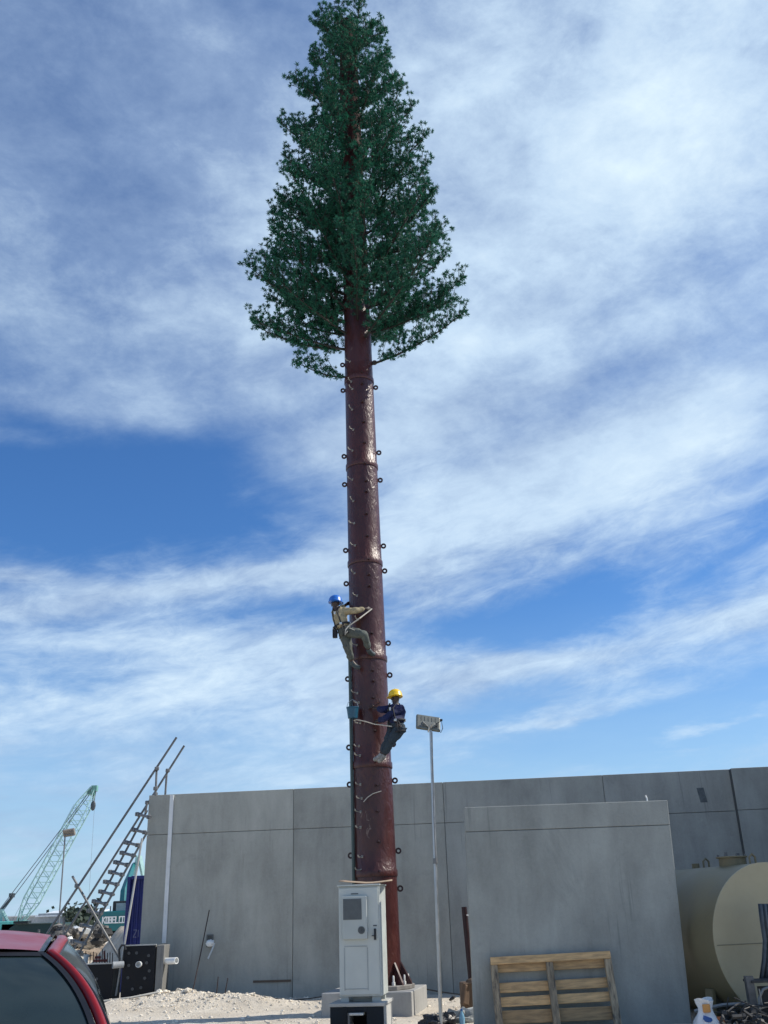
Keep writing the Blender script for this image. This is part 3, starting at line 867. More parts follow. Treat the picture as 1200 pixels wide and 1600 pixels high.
# ------------------------------------------------------------------ fuel tank
tank = thing('storage_tank', 'big khaki horizontal cylindrical steel tank beside the spare panel', 'tank', (5.4, 16.2, 0))
TC = Vector((5.44, 14.95, 1.03)); TR = 1.045; TL = 3.4
TA = radians(17); tdir = Vector((-sin(TA), cos(TA), 0))        # axis runs away from the eye
Rt = Vector((0, 0, 1)).rotation_difference(tdir).to_matrix()
M_khaki = mat('khaki_paint_shaded', (.185, .155, .085), .5, 0, .12, 1.2, .002, 20, (.15, .125, .07), .58, .75, 1.5)  # darker copy of the tank's khaki: the shell's shade is painted in
m = MB(); m.lathe([(TR, 0), (TR, TL)], TC, 72, Rt)
m.v = m.v; m.build('shell', M_khaki, tank, smooth=True)
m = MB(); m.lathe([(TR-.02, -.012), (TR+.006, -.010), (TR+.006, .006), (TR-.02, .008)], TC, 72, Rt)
m.build('end_cap', mat('khaki_paint_lit', (.37, .325, .21), .5, 0, .1, 1.0, .001, 20, (.33, .285, .165), .52, .72, 1.2), tank)  # same khaki made lighter, painting in the light on the end
side = tdir.cross(Vector((0, 0, 1))).normalized()
m = MB()
m.tube([TC-side*(TR*.97)-tdir*.0145-Vector((0, 0, .03)), TC+side*(TR*.97)-tdir*.0145-Vector((0, 0, .03))], .006, 6); m.build('weld_seam', mat('weld', (.18, .165, .11), .6), tank)
topc = TC+tdir*.75+Vector((0, 0, TR))
m = MB(); m.lathe([(.20, -.03), (.20, .10), (.235, .105), (.235, .125), (.19, .13)], topc, 28); mh = m.build('manhole', M_khaki, tank, smooth=True)
m = MB()
for a in range(8): m.tube([topc+Vector((.215*cos(a*pi/4), .215*sin(a*pi/4), .12)), topc+Vector((.215*cos(a*pi/4), .215*sin(a*pi/4), .155))], .011, 6)
m.tube([topc+Vector((-.08, 0, .12)), topc+Vector((-.08, 0, .19))], .022, 8); m.tube([topc+Vector((.1, 0, .12)), topc+Vector((.1, 0, .17))], .03, 8)
m.build('hatch_bolts', M_steel_d, tank)
for dd, sd_ in ((.25, .0), (1.45, 0)):
    c = TC+tdir*dd+Vector((0, 0, TR))
    m = MB(); rows = []
    m.tube([c+side*-.05-Vector((0, 0, .01)), c+side*-.05+Vector((0, 0, .09)), c+Vector((0, 0, .135)), c+side*.05+Vector((0, 0, .09)), c+side*.05-Vector((0, 0, .01))], .016, 8); m.build('lifting_eye', M_khaki, tank)
c = TC+tdir*1.75+Vector((0, 0, TR)); m = MB(); m.tube([c-Vector((0, 0, .02)), c+Vector((0, 0, .07))], .06, 14); m.build('pipe_stub', M_khaki, tank)
for dd in (.55, 2.7):
    c = TC+tdir*dd; c.z = 0; a = side*.92; m = MB()
    pts = [c-a+Vector((0, 0, -.1)), c+a+Vector((0, 0, -.1))]
    arc = [c+side*(TR*sin(radians(q)))+Vector((0, 0, TC.z-TR*cos(radians(q))-.004)) for q in range(58, -59, -8)]
    m.prism(pts+arc, tdir*.02)
    m.build('saddle', mat('dark_olive_saddle', (.07, .066, .046), .6), tank)
    m = MB(); m.prism([c-a*1.02+Vector((0, 0, -.1))-tdir*.08, c-a*.96+Vector((0, 0, -.1))-tdir*.08, arc[-1]+side*.02-tdir*.08, arc[-1]-side*.03-tdir*.08], tdir*.18)
    m.build('saddle_flange', M_khaki, tank)

# ------------------------------------------------------------------ maroon post in a cardboard box
t_ = thing('maroon_post', 'short maroon steel post standing upright in a brown carton near the wall', 'post', (1.14, 17.55, .3))
m = MB(); m.tube([at(737, 1537, 17.55), at(725, 1417, 17.55)], [.05, .045], 12); m.build('post_shaft', M_dark, t_, smooth=True)
m = MB(); m.tube([at(729, 1430, 17.5), at(734, 1430, 17.5)], .012, 6); m.build('side_pin', M_white, t_)
m = MB(); c = Vector((1.20, 17.6, .24))
m.box(c, (.36, .34, .42), Rz(.12)); m.box(c+Vector((-.12, -.16, .03)), (.13, .1, .30), Rz(.6) @ Matrix.Rotation(.25, 3, 'Y'))
m.tube([c+Vector((-.0, -.08, .2)), c+Vector((-.02, -.08, .27))], [.13, .07], 10)
o = m.build('carton', M_card, None, bevel=.02, origin=(c.x, c.y, .03)); tag(o, 'crumpled dark brown carton holding up the maroon post', 'carton')

# ------------------------------------------------------------------ formwork boxes, pipes, rebar by the wall's left end
def formbox(x0, x1, y0, y1, z0, z1, name, label, holes):
    t_ = thing(name, label, 'formwork', ((x0+x1)/2, (y0+y1)/2, z0))
    m = MB(); m.box(((x0+x1)/2, y0, (z0+z1)/2), (x1-x0, .02, z1-z0)); m.build('face_panel', M_black, t_, bevel=.003)
    m = MB()
    for x in (x0+.01, x1-.01): m.box((x, (y0+y1)/2+.01, (z0+z1)/2), (.018, y1-y0, z1-z0-.004))
    m.box(((x0+x1)/2, y1, (z0+z1)/2), (x1-x0, .018, z1-z0-.01)); m.build('side_panel', mat('grey_plywood', (.13, .13, .12), .8, 0, .3, 3), t_, bevel=.002)
    m = MB(); m.box(((x0+x1)/2, y0+.01, z1+.012), (x1-x0+.02, .05, .02)); m.build('top_edge', mat('cement_edge', (.42, .42, .40), .8), t_)
    for q, (hx, hz_) in enumerate(holes):
        m = MB(); Rq = Matrix.Rotation(pi/2, 3, 'X'); m.lathe([(.028, 0), (.028, .012), (.016, .012), (.016, .002)], (x0+hx*(x1-x0), y0-.011, z0+hz_*(z1-z0)), 14, Rq)
        m.build('tie_cone', mat('grey_cone', (.07, .075, .08), .6), t_)
    return t_
formbox(-5.50, -4.86, 20.75, 21.3, .17, 1.09, 'formwork_box', 'black faced formwork box with a white pipe through it by the wall end', [(.18, .86), (.42, .86), (.8, .8), (.2, .62), (.75, .66), (.2, .38), (.72, .36), (.36, .16), (.62, .18), (.85, .5)])
formbox(-6.35, -5.72, 20.9, 21.5, -.1, .77, 'formwork_box', 'plain black formwork box left of the scaffold stair', [(.5, .7)])
m = MB(); m.box((-4.76, 21.0, .64), (.15, .5, .9)); o = m.build('concrete_stub', concrete('stub_concrete', (.2, .2, .19), (3, 3, 3)), None, bevel=.01, origin=(-4.76, 21.0, .19)); tag(o, 'narrow grey concrete stub beside the black formwork box', 'stub')
def pipe(name, label, a, b_, r, m_=None, cat='pipe'):
    q = MB(); a = Vector(a); b_ = Vector(b_); n_ = 24
    d = (b_-a).normalized(); Rq = Vector((0, 0, 1)).rotation_difference(d).to_matrix(); L_ = (b_-a).length
    q.lathe([(r*.82, L_*.3), (r*.82, 0), (r, 0), (r, L_), (r*.82, L_), (r*.82, L_*.7)], a, n_, Rq)
    o = q.build(name, m_ or M_pvc, None, smooth=True, origin=a); return tag(o, label, cat)
pipe('drain_pipe', 'white drain pipe stub sticking out right of the black formwork', at(276, 1501, 20.72), at(254, 1502, 20.9), .062)
pipe('drain_pipe', 'white round drain pipe end poking through the black formwork face', at(216, 1507, 20.62), at(222, 1506, 20.95), .055)
pipe('drain_pipe', 'light grey pipe stub lying between the two black formwork boxes', at(176, 1508, 20.6), at(193, 1507, 20.7), .062, mat('grey_pvc', (.35, .37, .38), .4))
def rod(name, label, a, b_, r, m_=M_rebar, cat='rod', group=None):
    q = MB(); q.tube([a, (Vector(a)+Vector(b_))/2+Vector((.004, 0, 0)), b_], r, 6); o = q.build(name, m_, None, smooth=True, origin=Vector(b_)); return tag(o, label, cat, group)
rod('steel_rod', 'long rusty rod leaning against the wall above the sand mound', at(327, 1422, 21.5), at(301, 1550, 20.9), .011)
rod('steel_rod', 'short rusty rod standing in the sand, left one of the pair', at(341, 1526, 20.8), at(337, 1562, 20.8), .010)
rod('steel_rod', 'short rusty rod standing in the sand, right one of the pair', at(356, 1528, 20.7), at(349, 1564, 20.7), .010)
q = MB(); q.tube([(-6.1, 20.3, .12), (-5.2, 20.35, .19), (-4.7, 20.5, .26)], .02, 8); tag(q.build('timber_strip', mat('pale_strip', (.5, .48, .43), .8), None, origin=(-5.2, 20.35, .15)), 'pale strip of timber lying on the sand before the formwork', 'timber')
# starter bars and red steel in the distance behind the second box
for i, xx in enumerate((134, 141, 146, 151, 156, 160, 164, 168, 172, 176)):
    rod('starter_bar', 'thin upright starter bar above the second black formwork box', at(xx, 1482+random.uniform(0, 10), 21.6), at(xx-1, 1512, 21.6), .009, cat='rod', group='starter bars in a row behind the formwork')
q = MB(); q.box(at(157, 1501, 21.9), (.28, .06, .05)); q.box(at(153, 1496, 21.9), (.12, .06, .05)); q.tube([at(163, 1486, 21.9), at(164, 1508, 21.9)], .02, 6)
tag(q.build('red_clamp', mat('red_oxide', (.16, .03, .025), .6), None, origin=at(157, 1501, 21.9)), 'red oxide steel clamp lying among the starter bars', 'clamp')
pipe('pipe_stub', 'pale blue grey upright pipe stub beside the car', at(133, 1507, 21.6), at(135, 1491, 21.6), .05, mat('bluegrey_pipe', (.35, .42, .46), .4))
q = MB(); q.tube([at(187, 1502, 20.5), at(186, 1484, 20.5), at(190, 1477, 20.5), at(195, 1477, 20.5), at(196, 1484, 20.5)], .022, 8); tag(q.build('bent_hose', M_cable, None, smooth=True, origin=at(187, 1502, 20.5)), 'black hooked hose standing beside the formwork box', 'hose')

# ------------------------------------------------------------------ scaffold stair at the wall's left end
sc = thing('scaffold_stair', 'steep scaffold tube stair with handrails climbing to the top of the wall', 'stair', (-7.4, 21.8, 0))
def tb(a, b_, name='tube', r=.024, m_=M_steel_d):
    q = MB(); q.tube([a, b_], r, 10); return q.build(name, m_, sc, smooth=True)
tb(at(276, 1152, 21.4), at(66, 1470, 21.4), 'handrail'); tb(at(288, 1165, 22.4), at(96, 1469, 22.4), 'handrail')
tb(at(245, 1198, 21.45), at(243, 1243, 21.45), 'post'); tb(at(261, 1201, 22.45), at(258, 1246, 22.45), 'post')
tb(at(230, 1266, 22.1), at(108, 1498, 22.1), 'stringer'); tb(at(229, 1302, 21.5), at(121, 1494, 21.5), 'stringer')
tb(at(113, 1369, 21.33), at(196, 1513, 21.33), 'cross_brace'); tb(at(222, 1310, 21.25), at(181, 1556, 21.0), 'brace', .022, mat('pale_steel_tube', (.42, .42, .40), .5, .2))
tb(at(230, 1254, 21.9), at(227, 1270, 21.9), 'post')
tb(at(100, 1432, 21.5), at(99, 1480, 21.5), 'post'); tb(at(61, 1452, 21.5), at(60, 1475, 21.5), 'post')
for (vx, vy) in ((765, 492), (742, 574), (704, 642), (682, 697), (648, 747), (621, 799), (594, 851), (569, 903), (534, 955), (507, 1005), (470, 1082), (420, 1166)):
    xx, yy = vx/3.403, 1130+vy/3.403
    a = at(xx-10.5, yy-2.5, 22.15); b_ = at(xx+10.5, yy+2.5, 21.45)
    q = MB(); q.tube([a, b_], .030, 8); tr = q.build('tread', M_steel_d, sc)
    for c in (a.lerp(b_, .16), a.lerp(b_, .86), a): q = MB(); q.box(c, (.085, .085, .085), Rz(.5)); q.build('coupler', M_steel_d, tr, bevel=.015)
for (xx, yy, Y) in ((245, 1201, 21.4), (262, 1204, 22.4), (243, 1232, 21.4), (243, 1241, 22.3), (230, 1254, 22.1), (120, 1384, 21.36)):
    q = MB(); q.box(at(xx, yy, Y), (.09, .09, .08), Rz(.4)); q.build('coupler', M_steel_d, sc, bevel=.015)

# ------------------------------------------------------------------ blue container behind the wall end
t_ = thing('shipping_container', 'dark blue steel container standing on end of yard behind the wall', 'container', (-5.5, 27, 0))
M_blue = mat('navy_container_paint', (.008, .016, .13), .5, 0, .15, 2)
x0 = at(203, 1370, 25).x
q = MB()
n_ = 22
pts = []
for i in range(n_*4+1):
    x = x0+i*(2.4/(n_*4)); o_ = 0 if (i % 4) in (0, 1) else .035; pts.append((x, 25+o_))
q.grid([[Vector((x, y, z)) for (x, y) in pts] for z in (-.1, 2.5)])
q.build('end_panel', M_blue, t_)
q = MB(); q.box((x0+1.2, 28.05, 1.2), (2.38, 6.0, 2.58)); q.build('container_body', M_blue, t_)
q = MB(); q.box((x0+.0, 24.98, 1.22), (.08, .10, 2.66)); q.box((x0+1.2, 24.98, 2.53), (2.3, .1, .08)); q.build('corner_post', M_blue, t_, bevel=.01)
# white stencilled strokes low on the panel, as far as they can be read
q = MB(); lp = at(208, 1463, 24.9)
for (a, b_) in (((0, .14), (.08, .14)), ((.08, .14), (0, -.02)), ((0, -.02), (.08, -.02)), ((.12, .14), (.12, -.02))):
    p1 = lp+Vector((a[0], 0, a[1])); p2 = lp+Vector((b_[0], 0, b_[1])); q.tube([p1, p2], .010, 4)
q.build('stencil', mat('faded_white_paint', (.12, .13, .22), .7), t_)

# ------------------------------------------------------------------ heap of sand, clutter, far buildings
def heap(name, label, c, rx, ry, h, col, seed, flat=.6, cat='heap'):
    q = MB(); rows = []
    for i in range(34):
        row = []
        for j in range(41):
            u = -1+2*i/33; v = -1+2*j/40; r = sqrt(u*u+v*v)
            z = h*max(0, min(1, (1-r)/(1-flat)))**.9
            z += noise.fractal(Vector((u*4+seed, v*4, seed)), 1, 2, 5)*h*.10*min(1, max(0, 1.1-r)*4)
            row.append(Vector((c[0]+v*rx, c[1]+u*ry, max(-.1, z))))
        rows.append(row)
    q.grid(rows); return tag(q.build(name, col, None, smooth=True, autos=80, origin=(c[0], c[1], 0)), label, cat)
M_heap = mat('grey_heap_sand', (.42, .37, .30), .95, 0, .25, 1.5, .03, 12)  # one grey for the whole heap, darker than the ground sand
heap('sand_heap', 'high pale sand heap with a flat top below the teal excavator', (-7.0, 33, 0), 2.9, 3.2, 1.32, M_heap, 3, .62)
heap('rubble_heap', 'low brown rubble heap far behind the scaffold stair', (-16.5, 48, 0), 4.8, 3.5, .75, mat('brown_rubble', (.26, .20, .14), .95, 0, .5, 1.2, .08, 6, (.55, .52, .46), .55, .62, 1.4), 8, .4)
q = MB()
for _ in range(150):
    xx = random.uniform(88, 158); yy = 1455+random.uniform(-3, 22); Y = random.uniform(38, 46); p = at(xx, yy, Y)
    q.ball((p.x, p.y, max(.05, p.z)), random.uniform(.08, .34), 6, 4, (1.3, 1, .7), .35)
tag(q.build('yard_clutter', mat('mixed_clutter', (.30, .27, .23), .9, 0, .6, .8, .05, 5, (.03, .03, .03), .47, .55, 1.1)), 'mass of mixed rubble and offcuts filling the yard behind the stair', None, None, 'stuff')
q = MB()
for _ in range(26):
    xx = random.uniform(92, 150); yy = 1452+random.uniform(0, 16); Y = random.uniform(38, 44); p = at(xx, yy, Y)
    q.ball((p.x, p.y, max(.05, p.z)), random.uniform(.10, .22), 7, 5, (1.2, 1, .7), .3)
tag(q.build('white_sacks', M_white), 'mass of white sacks and offcuts lying over the yard rubble', None, None, 'stuff')
b1 = thing('far_shed', 'long low shed with pale roof on the horizon left of the excavator', 'shed', at(112, 1455, 130))
c = at(114, 1447, 130)
q = MB(); q.box((c.x, c.y, 1.2), (7.0, 6, 2.6)); q.build('wall', mat('shed_wall', (.30, .33, .35), .8), b1)
q = MB(); q.prism([(c.x-3.8, c.y-3.3, 2.1), (c.x+3.8, c.y-3.3, 2.1), (c.x+3.6, c.y+3.2, 2.7), (c.x-3.6, c.y+3.2, 2.7)], (0, 0, .12)); q.build('roof', mat('pale_roof_sheet', (.62, .66, .68), .5), b1)
b2 = thing('far_house', 'small flat roofed pale building on the horizon behind the crane', 'building', at(40, 1448, 150))
c = at(42, 1447, 150); q = MB(); q.box((c.x, c.y, 1.1), (11, 6, 2.4)); q.build('wall', MATS['shed_wall'], b2); q = MB(); q.box((c.x, c.y, 2.38), (11.6, 6.6, .15)); q.build('roof', MATS['pale_roof_sheet'], b2)
def far_tree(px, Y, w_, h, label):
    c = at(px, 1441, Y); t_ = thing('tree', label, 'tree', (c.x, c.y, 0), 'small dark trees on the horizon')
    q = MB(); q.tube([(c.x, c.y, 0), (c.x+.1, c.y, h*.6)], [.2, .1], 6); q.build('trunk', M_limb, t_)
    q = MB()
    for _ in range(260):
        p = Vector((random.gauss(0, .38), random.gauss(0, .38), random.gauss(0, .34)))
        v = Vector((random.gauss(0, 1), random.gauss(0, 1), random.gauss(0, 1))).normalized()*.26*w_/2.2; v2 = v.cross(Vector((random.gauss(0, 1), random.gauss(0, 1), random.gauss(0, 1)))).normalized()*.2*w_/2.2
        p = Vector((c.x+p.x*w_*.7, c.y+p.y*w_*.7, h*.68+p.z*h*.5)); q.add([p-v, p+v2, p+v, p-v2], [(0, 1, 2, 3)])
    q.build('crown', mat('dark_tree_leaves', (.03, .05, .035), .7), t_)
far_tree(109, 120, 1.6, 2.9, 'small dark tree on the horizon just right of the lamp pole'); far_tree(130, 125, 3.8, 3.2, 'widest dark tree on the horizon above the pale shed'); far_tree(141, 128, 1.8, 2.8, 'small dark tree on the horizon close to the excavator'); far_tree(86, 140, 2.6, 2.4, 'low dark tree on the horizon left of the lamp pole')

# ------------------------------------------------------------------ excavator
ex = thing('excavator', 'teal excavator seen from behind above the sand heap, boom raised', 'excavator', (-19.2, 71, 0))
M_teal = mat('teal_machine_paint', (.006, .125, .135), .4, 0, .08, 1)
M_dk = mat('machine_black', (.015, .02, .022), .6)
ec = at(180, 1440, 70)
q = MB(); hw = 1.25
prof = [(-hw, 0), (-hw+.06, .35), (-hw+.12, .95), (-hw+.3, 1.12), (hw-.2, 1.12), (hw, .95), (hw, 0), (hw-.1, -.12), (-hw+.25, -.12)]
q.prism([Vector((ec.x+a, 70, .98+b_)) for a, b_ in prof], (0, 1.1, 0)); cwt = q.build('counterweight', M_teal, ex, bevel=.06)
q = MB(); q.box((ec.x+.05, 72.4, 1.5), (2.4, 2.8, .95)); q.build('engine_deck', M_teal, ex, bevel=.06)
q = MB(); q.box((ec.x-.15, 73.4, 2.35), (1.6, 1.9, .85)); cabx = q.build('cab', M_dk, ex, bevel=.08)
q = MB(); q.box((ec.x-.28, 72.43, 2.38), (.80, .02, .50)); q.build('rear_window', mat('cab_glass', (.25, .30, .32), .15), cabx)
q = MB(); q.box((ec.x, 72.3, .55), (2.5, 3.6, .6)); q.build('track', M_dk, ex, bevel=.2)
q = MB(); q.tube([(ec.x-.95, 72, 1.9), (ec.x-.95, 72, 2.45)], .04, 6); q.build('exhaust', M_dk, ex)
b0, b1_, b2_ = at(193, 1422, 74), at(200, 1376, 76), at(206, 1345, 78)
q = MB(); q.tube([b0, at(195, 1392, 75), b1_, at(209, 1350, 79)], [.34, .32, .28, .16], 4); q.build('boom', M_teal, ex, bevel=.02)
q = MB(); q.tube([at(218, 1338, 79), at(225, 1372, 79)], .2, 4); q.tube([at(215, 1337, 79), at(209, 1368, 79)], .14, 4); q.tube([at(211, 1350, 79), at(222, 1352, 79)], .1, 4); q.build('arm', thin_green(), ex)
# lettering on the counterweight, built from thick strokes
def letters(txt, org, hgt, m_, parent, wd=.62, dx_=.0):
    G = {'K': [((0, 0), (0, 1)), ((0, .45), (.9, 1)), ((.25, .55), (.95, 0))], 'O': [((.1, 0), (.9, 0)), ((.9, 0), (.9, 1)), ((.9, 1), (.1, 1)), ((.1, 1), (.1, 0))],
         'B': [((0, 0), (0, 1)), ((0, 1), (.8, 1)), ((.8, 1), (.8, .5)), ((0, .5), (.9, .5)), ((.9, .5), (.9, 0)), ((.9, 0), (0, 0))],
         'E': [((0, 0), (0, 1)), ((0, 1), (.9, 1)), ((0, .5), (.8, .5)), ((0, 0), (.9, 0))], 'L': [((0, 1), (0, 0)), ((0, 0), (.85, 0))],
         'C': [((.9, 1), (.1, 1)), ((.1, 1), (.1, 0)), ((.1, 0), (.9, 0))]}
    q = MB(); th_ = hgt*.095; lay = 0
    for i, ch in enumerate(txt):
        for (a, b_) in G[ch]:
            p1 = Vector((org[0]+(i*1.22+a[0])*wd*hgt, org[1], org[2]+a[1]*hgt)); p2 = Vector((org[0]+(i*1.22+b_[0])*wd*hgt, org[1], org[2]+b_[1]*hgt))
            d = (p2-p1).normalized(); n_ = Vector((-d.z, 0, d.x))*th_; e_ = d*th_
            lay += 1; oy_ = Vector((0, -.006*(lay % 7), 0))
            q.prism([p1-e_-n_+oy_, p2+e_-n_+oy_, p2+e_+n_+oy_, p1-e_+n_+oy_], (0, -.03, 0))
    return q.build('lettering', m_, parent)
q = letters('KOBELCO', (at(160.5, 1440, 70).x, 69.96, 1.36), .37, M_white, cwt, .50)

# ------------------------------------------------------------------ lattice crane far away
cr_ = thing('crawler_crane', 'pale green lattice boom crane far away at the left', 'crane', at(28, 1450, 90))
M_g = thin_green()
foot, tip = at(31, 1441, 90), at(146, 1231, 90)
def lattice(name, a, b_, w0, wm, rr, par, bays=26):
    q = MB(); d = (b_-a); L_ = d.length; dn = d.normalized(); s1 = dn.cross(Vector((0, 1, 0))).normalized(); s2 = Vector((0, 1, 0))
    def ww(t): return w0+(wm-w0)*min(1, min(t, 1-t)*7)
    cor = [(-1, -1), (1, -1), (1, 1), (-1, 1)]
    P_ = [[a+d*(i/bays)+(s1*cx+s2*cy_)*ww(i/bays)/2 for cx, cy_ in cor] for i in range(bays+1)]
    for c_ in range(4): q.tube([P_[i][c_] for i in range(bays+1)], rr, 4)
    for i in range(bays):
        for c_ in range(4):
            c2 = (c_+1) % 4
            q.tube([P_[i][c_ if i % 2 else c2], P_[i+1][c2 if i % 2 else c_]], rr*.55, 3, cap=False)
    return q.build(name, M_g, par)
lattice('boom', foot, tip, .4, 1.15, .055, cr_)
q = MB()
gt = at(3, 1421, 90)
for oy in (-.5, .5):
    q.tube([gt+Vector((0, oy, 0)), tip+Vector((0, oy*.5, 0))], .035, 4)
    q.tube([at(22, 1440, 90)+Vector((0, oy, 0)), at(118, 1258, 90)+Vector((0, oy, 0))], .015, 3)
q.build('pendant_cable', mat('grey_cable', (.12, .14, .16), .6), cr_)
q = MB(); q.tube([gt, at(20, 1400, 90)], .12, 5); q.box(at(18.5, 1399, 90), (.35, .5, .35)); q.build('spreader', mat('dark_slate', (.05, .06, .07), .6), cr_)
q = MB(); q.tube([gt, at(14, 1443, 90)], .16, 5); q.tube([gt, at(0, 1446, 90)], .18, 5); q.tube([at(2, 1420, 90), at(-8, 1446, 90)], .12, 5); q.build('gantry', M_g, cr_)
q = MB(); q.box(at(148, 1232, 90), (.5, .5, .5)); q.box(at(143, 1238, 90), (.7, .4, .5)); q.build('boom_head', mat('green_head', (.12, .28, .24), .5), cr_)
q = MB(); q.tube([tip, at(145, 1252, 90)], .03, 4); q.tube([tip+Vector((.3, 0, 0)), at(147, 1252, 90)], .03, 4); q.tube([tip+Vector((.2, 0, 0)), at(139, 1400, 90)], .014, 3); q.build('hoist_cable', MATS['grey_cable'], cr_)
q = MB(); q.ball(at(145.5, 1259, 90), .30, 8, 6, (.8, .6, 1.5)); q.build('hook_block', MATS['dark_slate'], cr_)
q = MB(); c = at(8, 1456, 90); q.box(c, (3.2, 3, 1.7)); q.box(at(22, 1450, 89.5), (1.6, 2, .8)); q.build('machine_house', mat('light_teal_paint', (.10, .42, .38), .5), cr_, bevel=.08)
q = MB(); q.box((at(10, 1460, 90).x, 90, .5), (4.6, 3.6, 1.0)); q.build('track', M_dk, cr_, bevel=.2)
# dark green open bin
t_ = thing('steel_bin', 'long dark green open steel bin with sloping end behind the car', 'bin', at(60, 1465, 50))
pA = [at(x, y, 50) for x, y in ((14, 1451), (24, 1444), (90, 1442), (91, 1443), (83, 1466), (60, 1485), (10, 1485))]
q = MB(); q.prism(pA, (0, 2.2, 0)); q.build('bin_body', mat('dark_green_steel', (.008, .040, .038), .5, 0, .2, 1), t_, bevel=.02)
pB = [at(x, y, 49.97) for x, y in ((80, 1443), (91.5, 1442.5), (84, 1467), (72, 1470))]
q = MB(); q.prism(pB, (0, -.05, 0)); q.build('end_plate', mat('teal_end_plate', (.006, .085, .078), .5), t_)
q = MB(); q.tube([at(24, 1443.5, 49.95), at(91, 1441.8, 49.95)], .03, 6); q.build('rim', mat('rim_grey', (.12, .16, .16), .5), t_)
q = MB(); p = at(35, 1441, 50)
q.box(p, (.7, .5, .12)); q.tube([p+Vector((-.2, 0, -.1)), p+Vector((-.2, 0, .2))], .03, 5); q.build('lid_bracket', M_dk, t_)
# far floodlight
t_ = thing('floodlight_pole', 'distant thin pole with a square floodlight in front of the crane boom', 'floodlight', at(91, 1455, 44))
q = MB(); q.tube([at(90.5, 1462, 44), at(102, 1302, 44)], .032, 8); q.build('pole', mat('far_pole_grey', (.16, .17, .18), .6), t_, smooth=True)
q = MB(); q.box(at(108, 1301, 44), (.50, .16, .30), Matrix.Rotation(radians(-8), 3, 'Y') @ Matrix.Rotation(.5, 3, 'X')); q.build('lamp_head', mat('tan_lamp_head', (.20, .17, .14), .5), t_, bevel=.02)
q = MB(); q.box(at(107, 1299, 43.9), (.46, .03, .03)); q.box(at(107, 1304, 43.9), (.46, .03, .03)); q.tube([at(99, 1301, 44), at(108, 1301, 44)], .03, 5); q.build('bracket', M_steel_d, t_)

# ------------------------------------------------------------------ red car
car = thing('red_car', 'shiny dark red car with its windscreen towards us at bottom left', 'car', (-2.5, 6.3, 0))
M_red = mat('metallic_red_paint', (.21, .006, .010), .36, 0, .05, 2, coat=.12, spec=.35)
M_glass = mat('tinted_car_glass', (.014, .024, .026), .06, 0, .2, 1.2, spec=.45)
M_seal = mat('black_window_seal', (.006, .006, .008), .35)
XC = -2.54


def carline(t):
    """right hand (camera right) windscreen edge, t=0 roof corner, t=1 foot of the pillar"""
    return Vector((XC+.625+.45*(1-math.exp(-1.3*max(t, -.05))), 5.60-.62*t-.05*t*t, 1.435-.36*t-.10*t*t))


def mirx(p): return Vector((2*XC-p.x, p.y, p.z))


N = 14
# windscreen
q = MB(); rows = []
for i in range(N+1):
    t = i/N; a = carline(t*1.35); w_ = a.x-XC; rows.append([Vector((XC+w_*u, a.y-.11*(1-u*u)*(.6+.4*t), a.z+.018*(1-u*u))) for u in [(-1+2*j/16) for j in range(17)]])
q.grid(rows); q.build('windscreen', M_glass, car, smooth=True, autos=80)
# black surround
def strip(fa, fb, name, m_, n_=20, lo=0., hi=1.35, both=True):
    for mi in ((False, True) if both else (False,)):
        q = MB(); rows = []
        for i in range(n_+1):
            t = lo+(hi-lo)*i/n_; a, b_ = fa(t), fb(t)
            rows.append([mirx(p) if mi else p for p in (a, a.lerp(b_, .5)+(fb(t)-fa(t)).cross(carline(t+.01)-carline(t)).normalized()*0, b_)])
        q.grid(rows); q.build(name, m_, car, smooth=True, autos=80)
def edge(dx1, dy1, dz1): return lambda t: carline(t)+Vector((dx1, dy1, dz1))
strip(edge(-.020, -.012, .008), edge(.008, -.004, .010), 'windscreen_seal', M_seal, lo=-.02)
q = MB(); a = carline(0); q.grid([[Vector((XC+(a.x-XC)*u, a.y-.068*(1-u*u)+dy_, a.z+.018*(1-u*u)+dz_)) for u in [(-1+2*j/16) for j in range(17)]] for dy_, dz_ in ((-.026, -.006), (.0, .012))]); q.build('windscreen_seal', M_seal, car, smooth=True, autos=80)
# pillars: rounded red band continuing into the roof rail
def sidepath(s_):
    """centre of A pillar (s_<0: down to the cowl) and of the roof rail (s_>0: back)"""
    if s_ <= 0:
        c = carline(-s_); return c+Vector((.040, .025, .004))
    return carline(0)+Vector((.040+.035*min(1, s_)-.02*max(0, s_-1), .025+s_, .004+.055*sin(min(1, s_/1.3)*pi/2)-.03*max(0, s_-1.3)**2))
SS = [-1.35+i*.075 for i in range(19)]+[.06, .15, .3, .5, .75, 1.0, 1.3, 1.6, 1.9]
for mi in (False, True):
    q = MB(); rows = []
    for s_ in SS:
        c = sidepath(s_); wd_ = .028 if s_ <= 0 else .04; row = []
        for a in [(-75+15*k_) for k_ in range(12)]:
            r_ = radians(a); p = c+Vector((sin(r_)*wd_, -cos(r_)*.02 if s_ < .0 else 0, cos(r_)*.030-.012)); row.append(mirx(p) if mi else p)
        rows.append(row)
    q.grid(rows); q.build('door_pillar', M_red, car, smooth=True, autos=80)
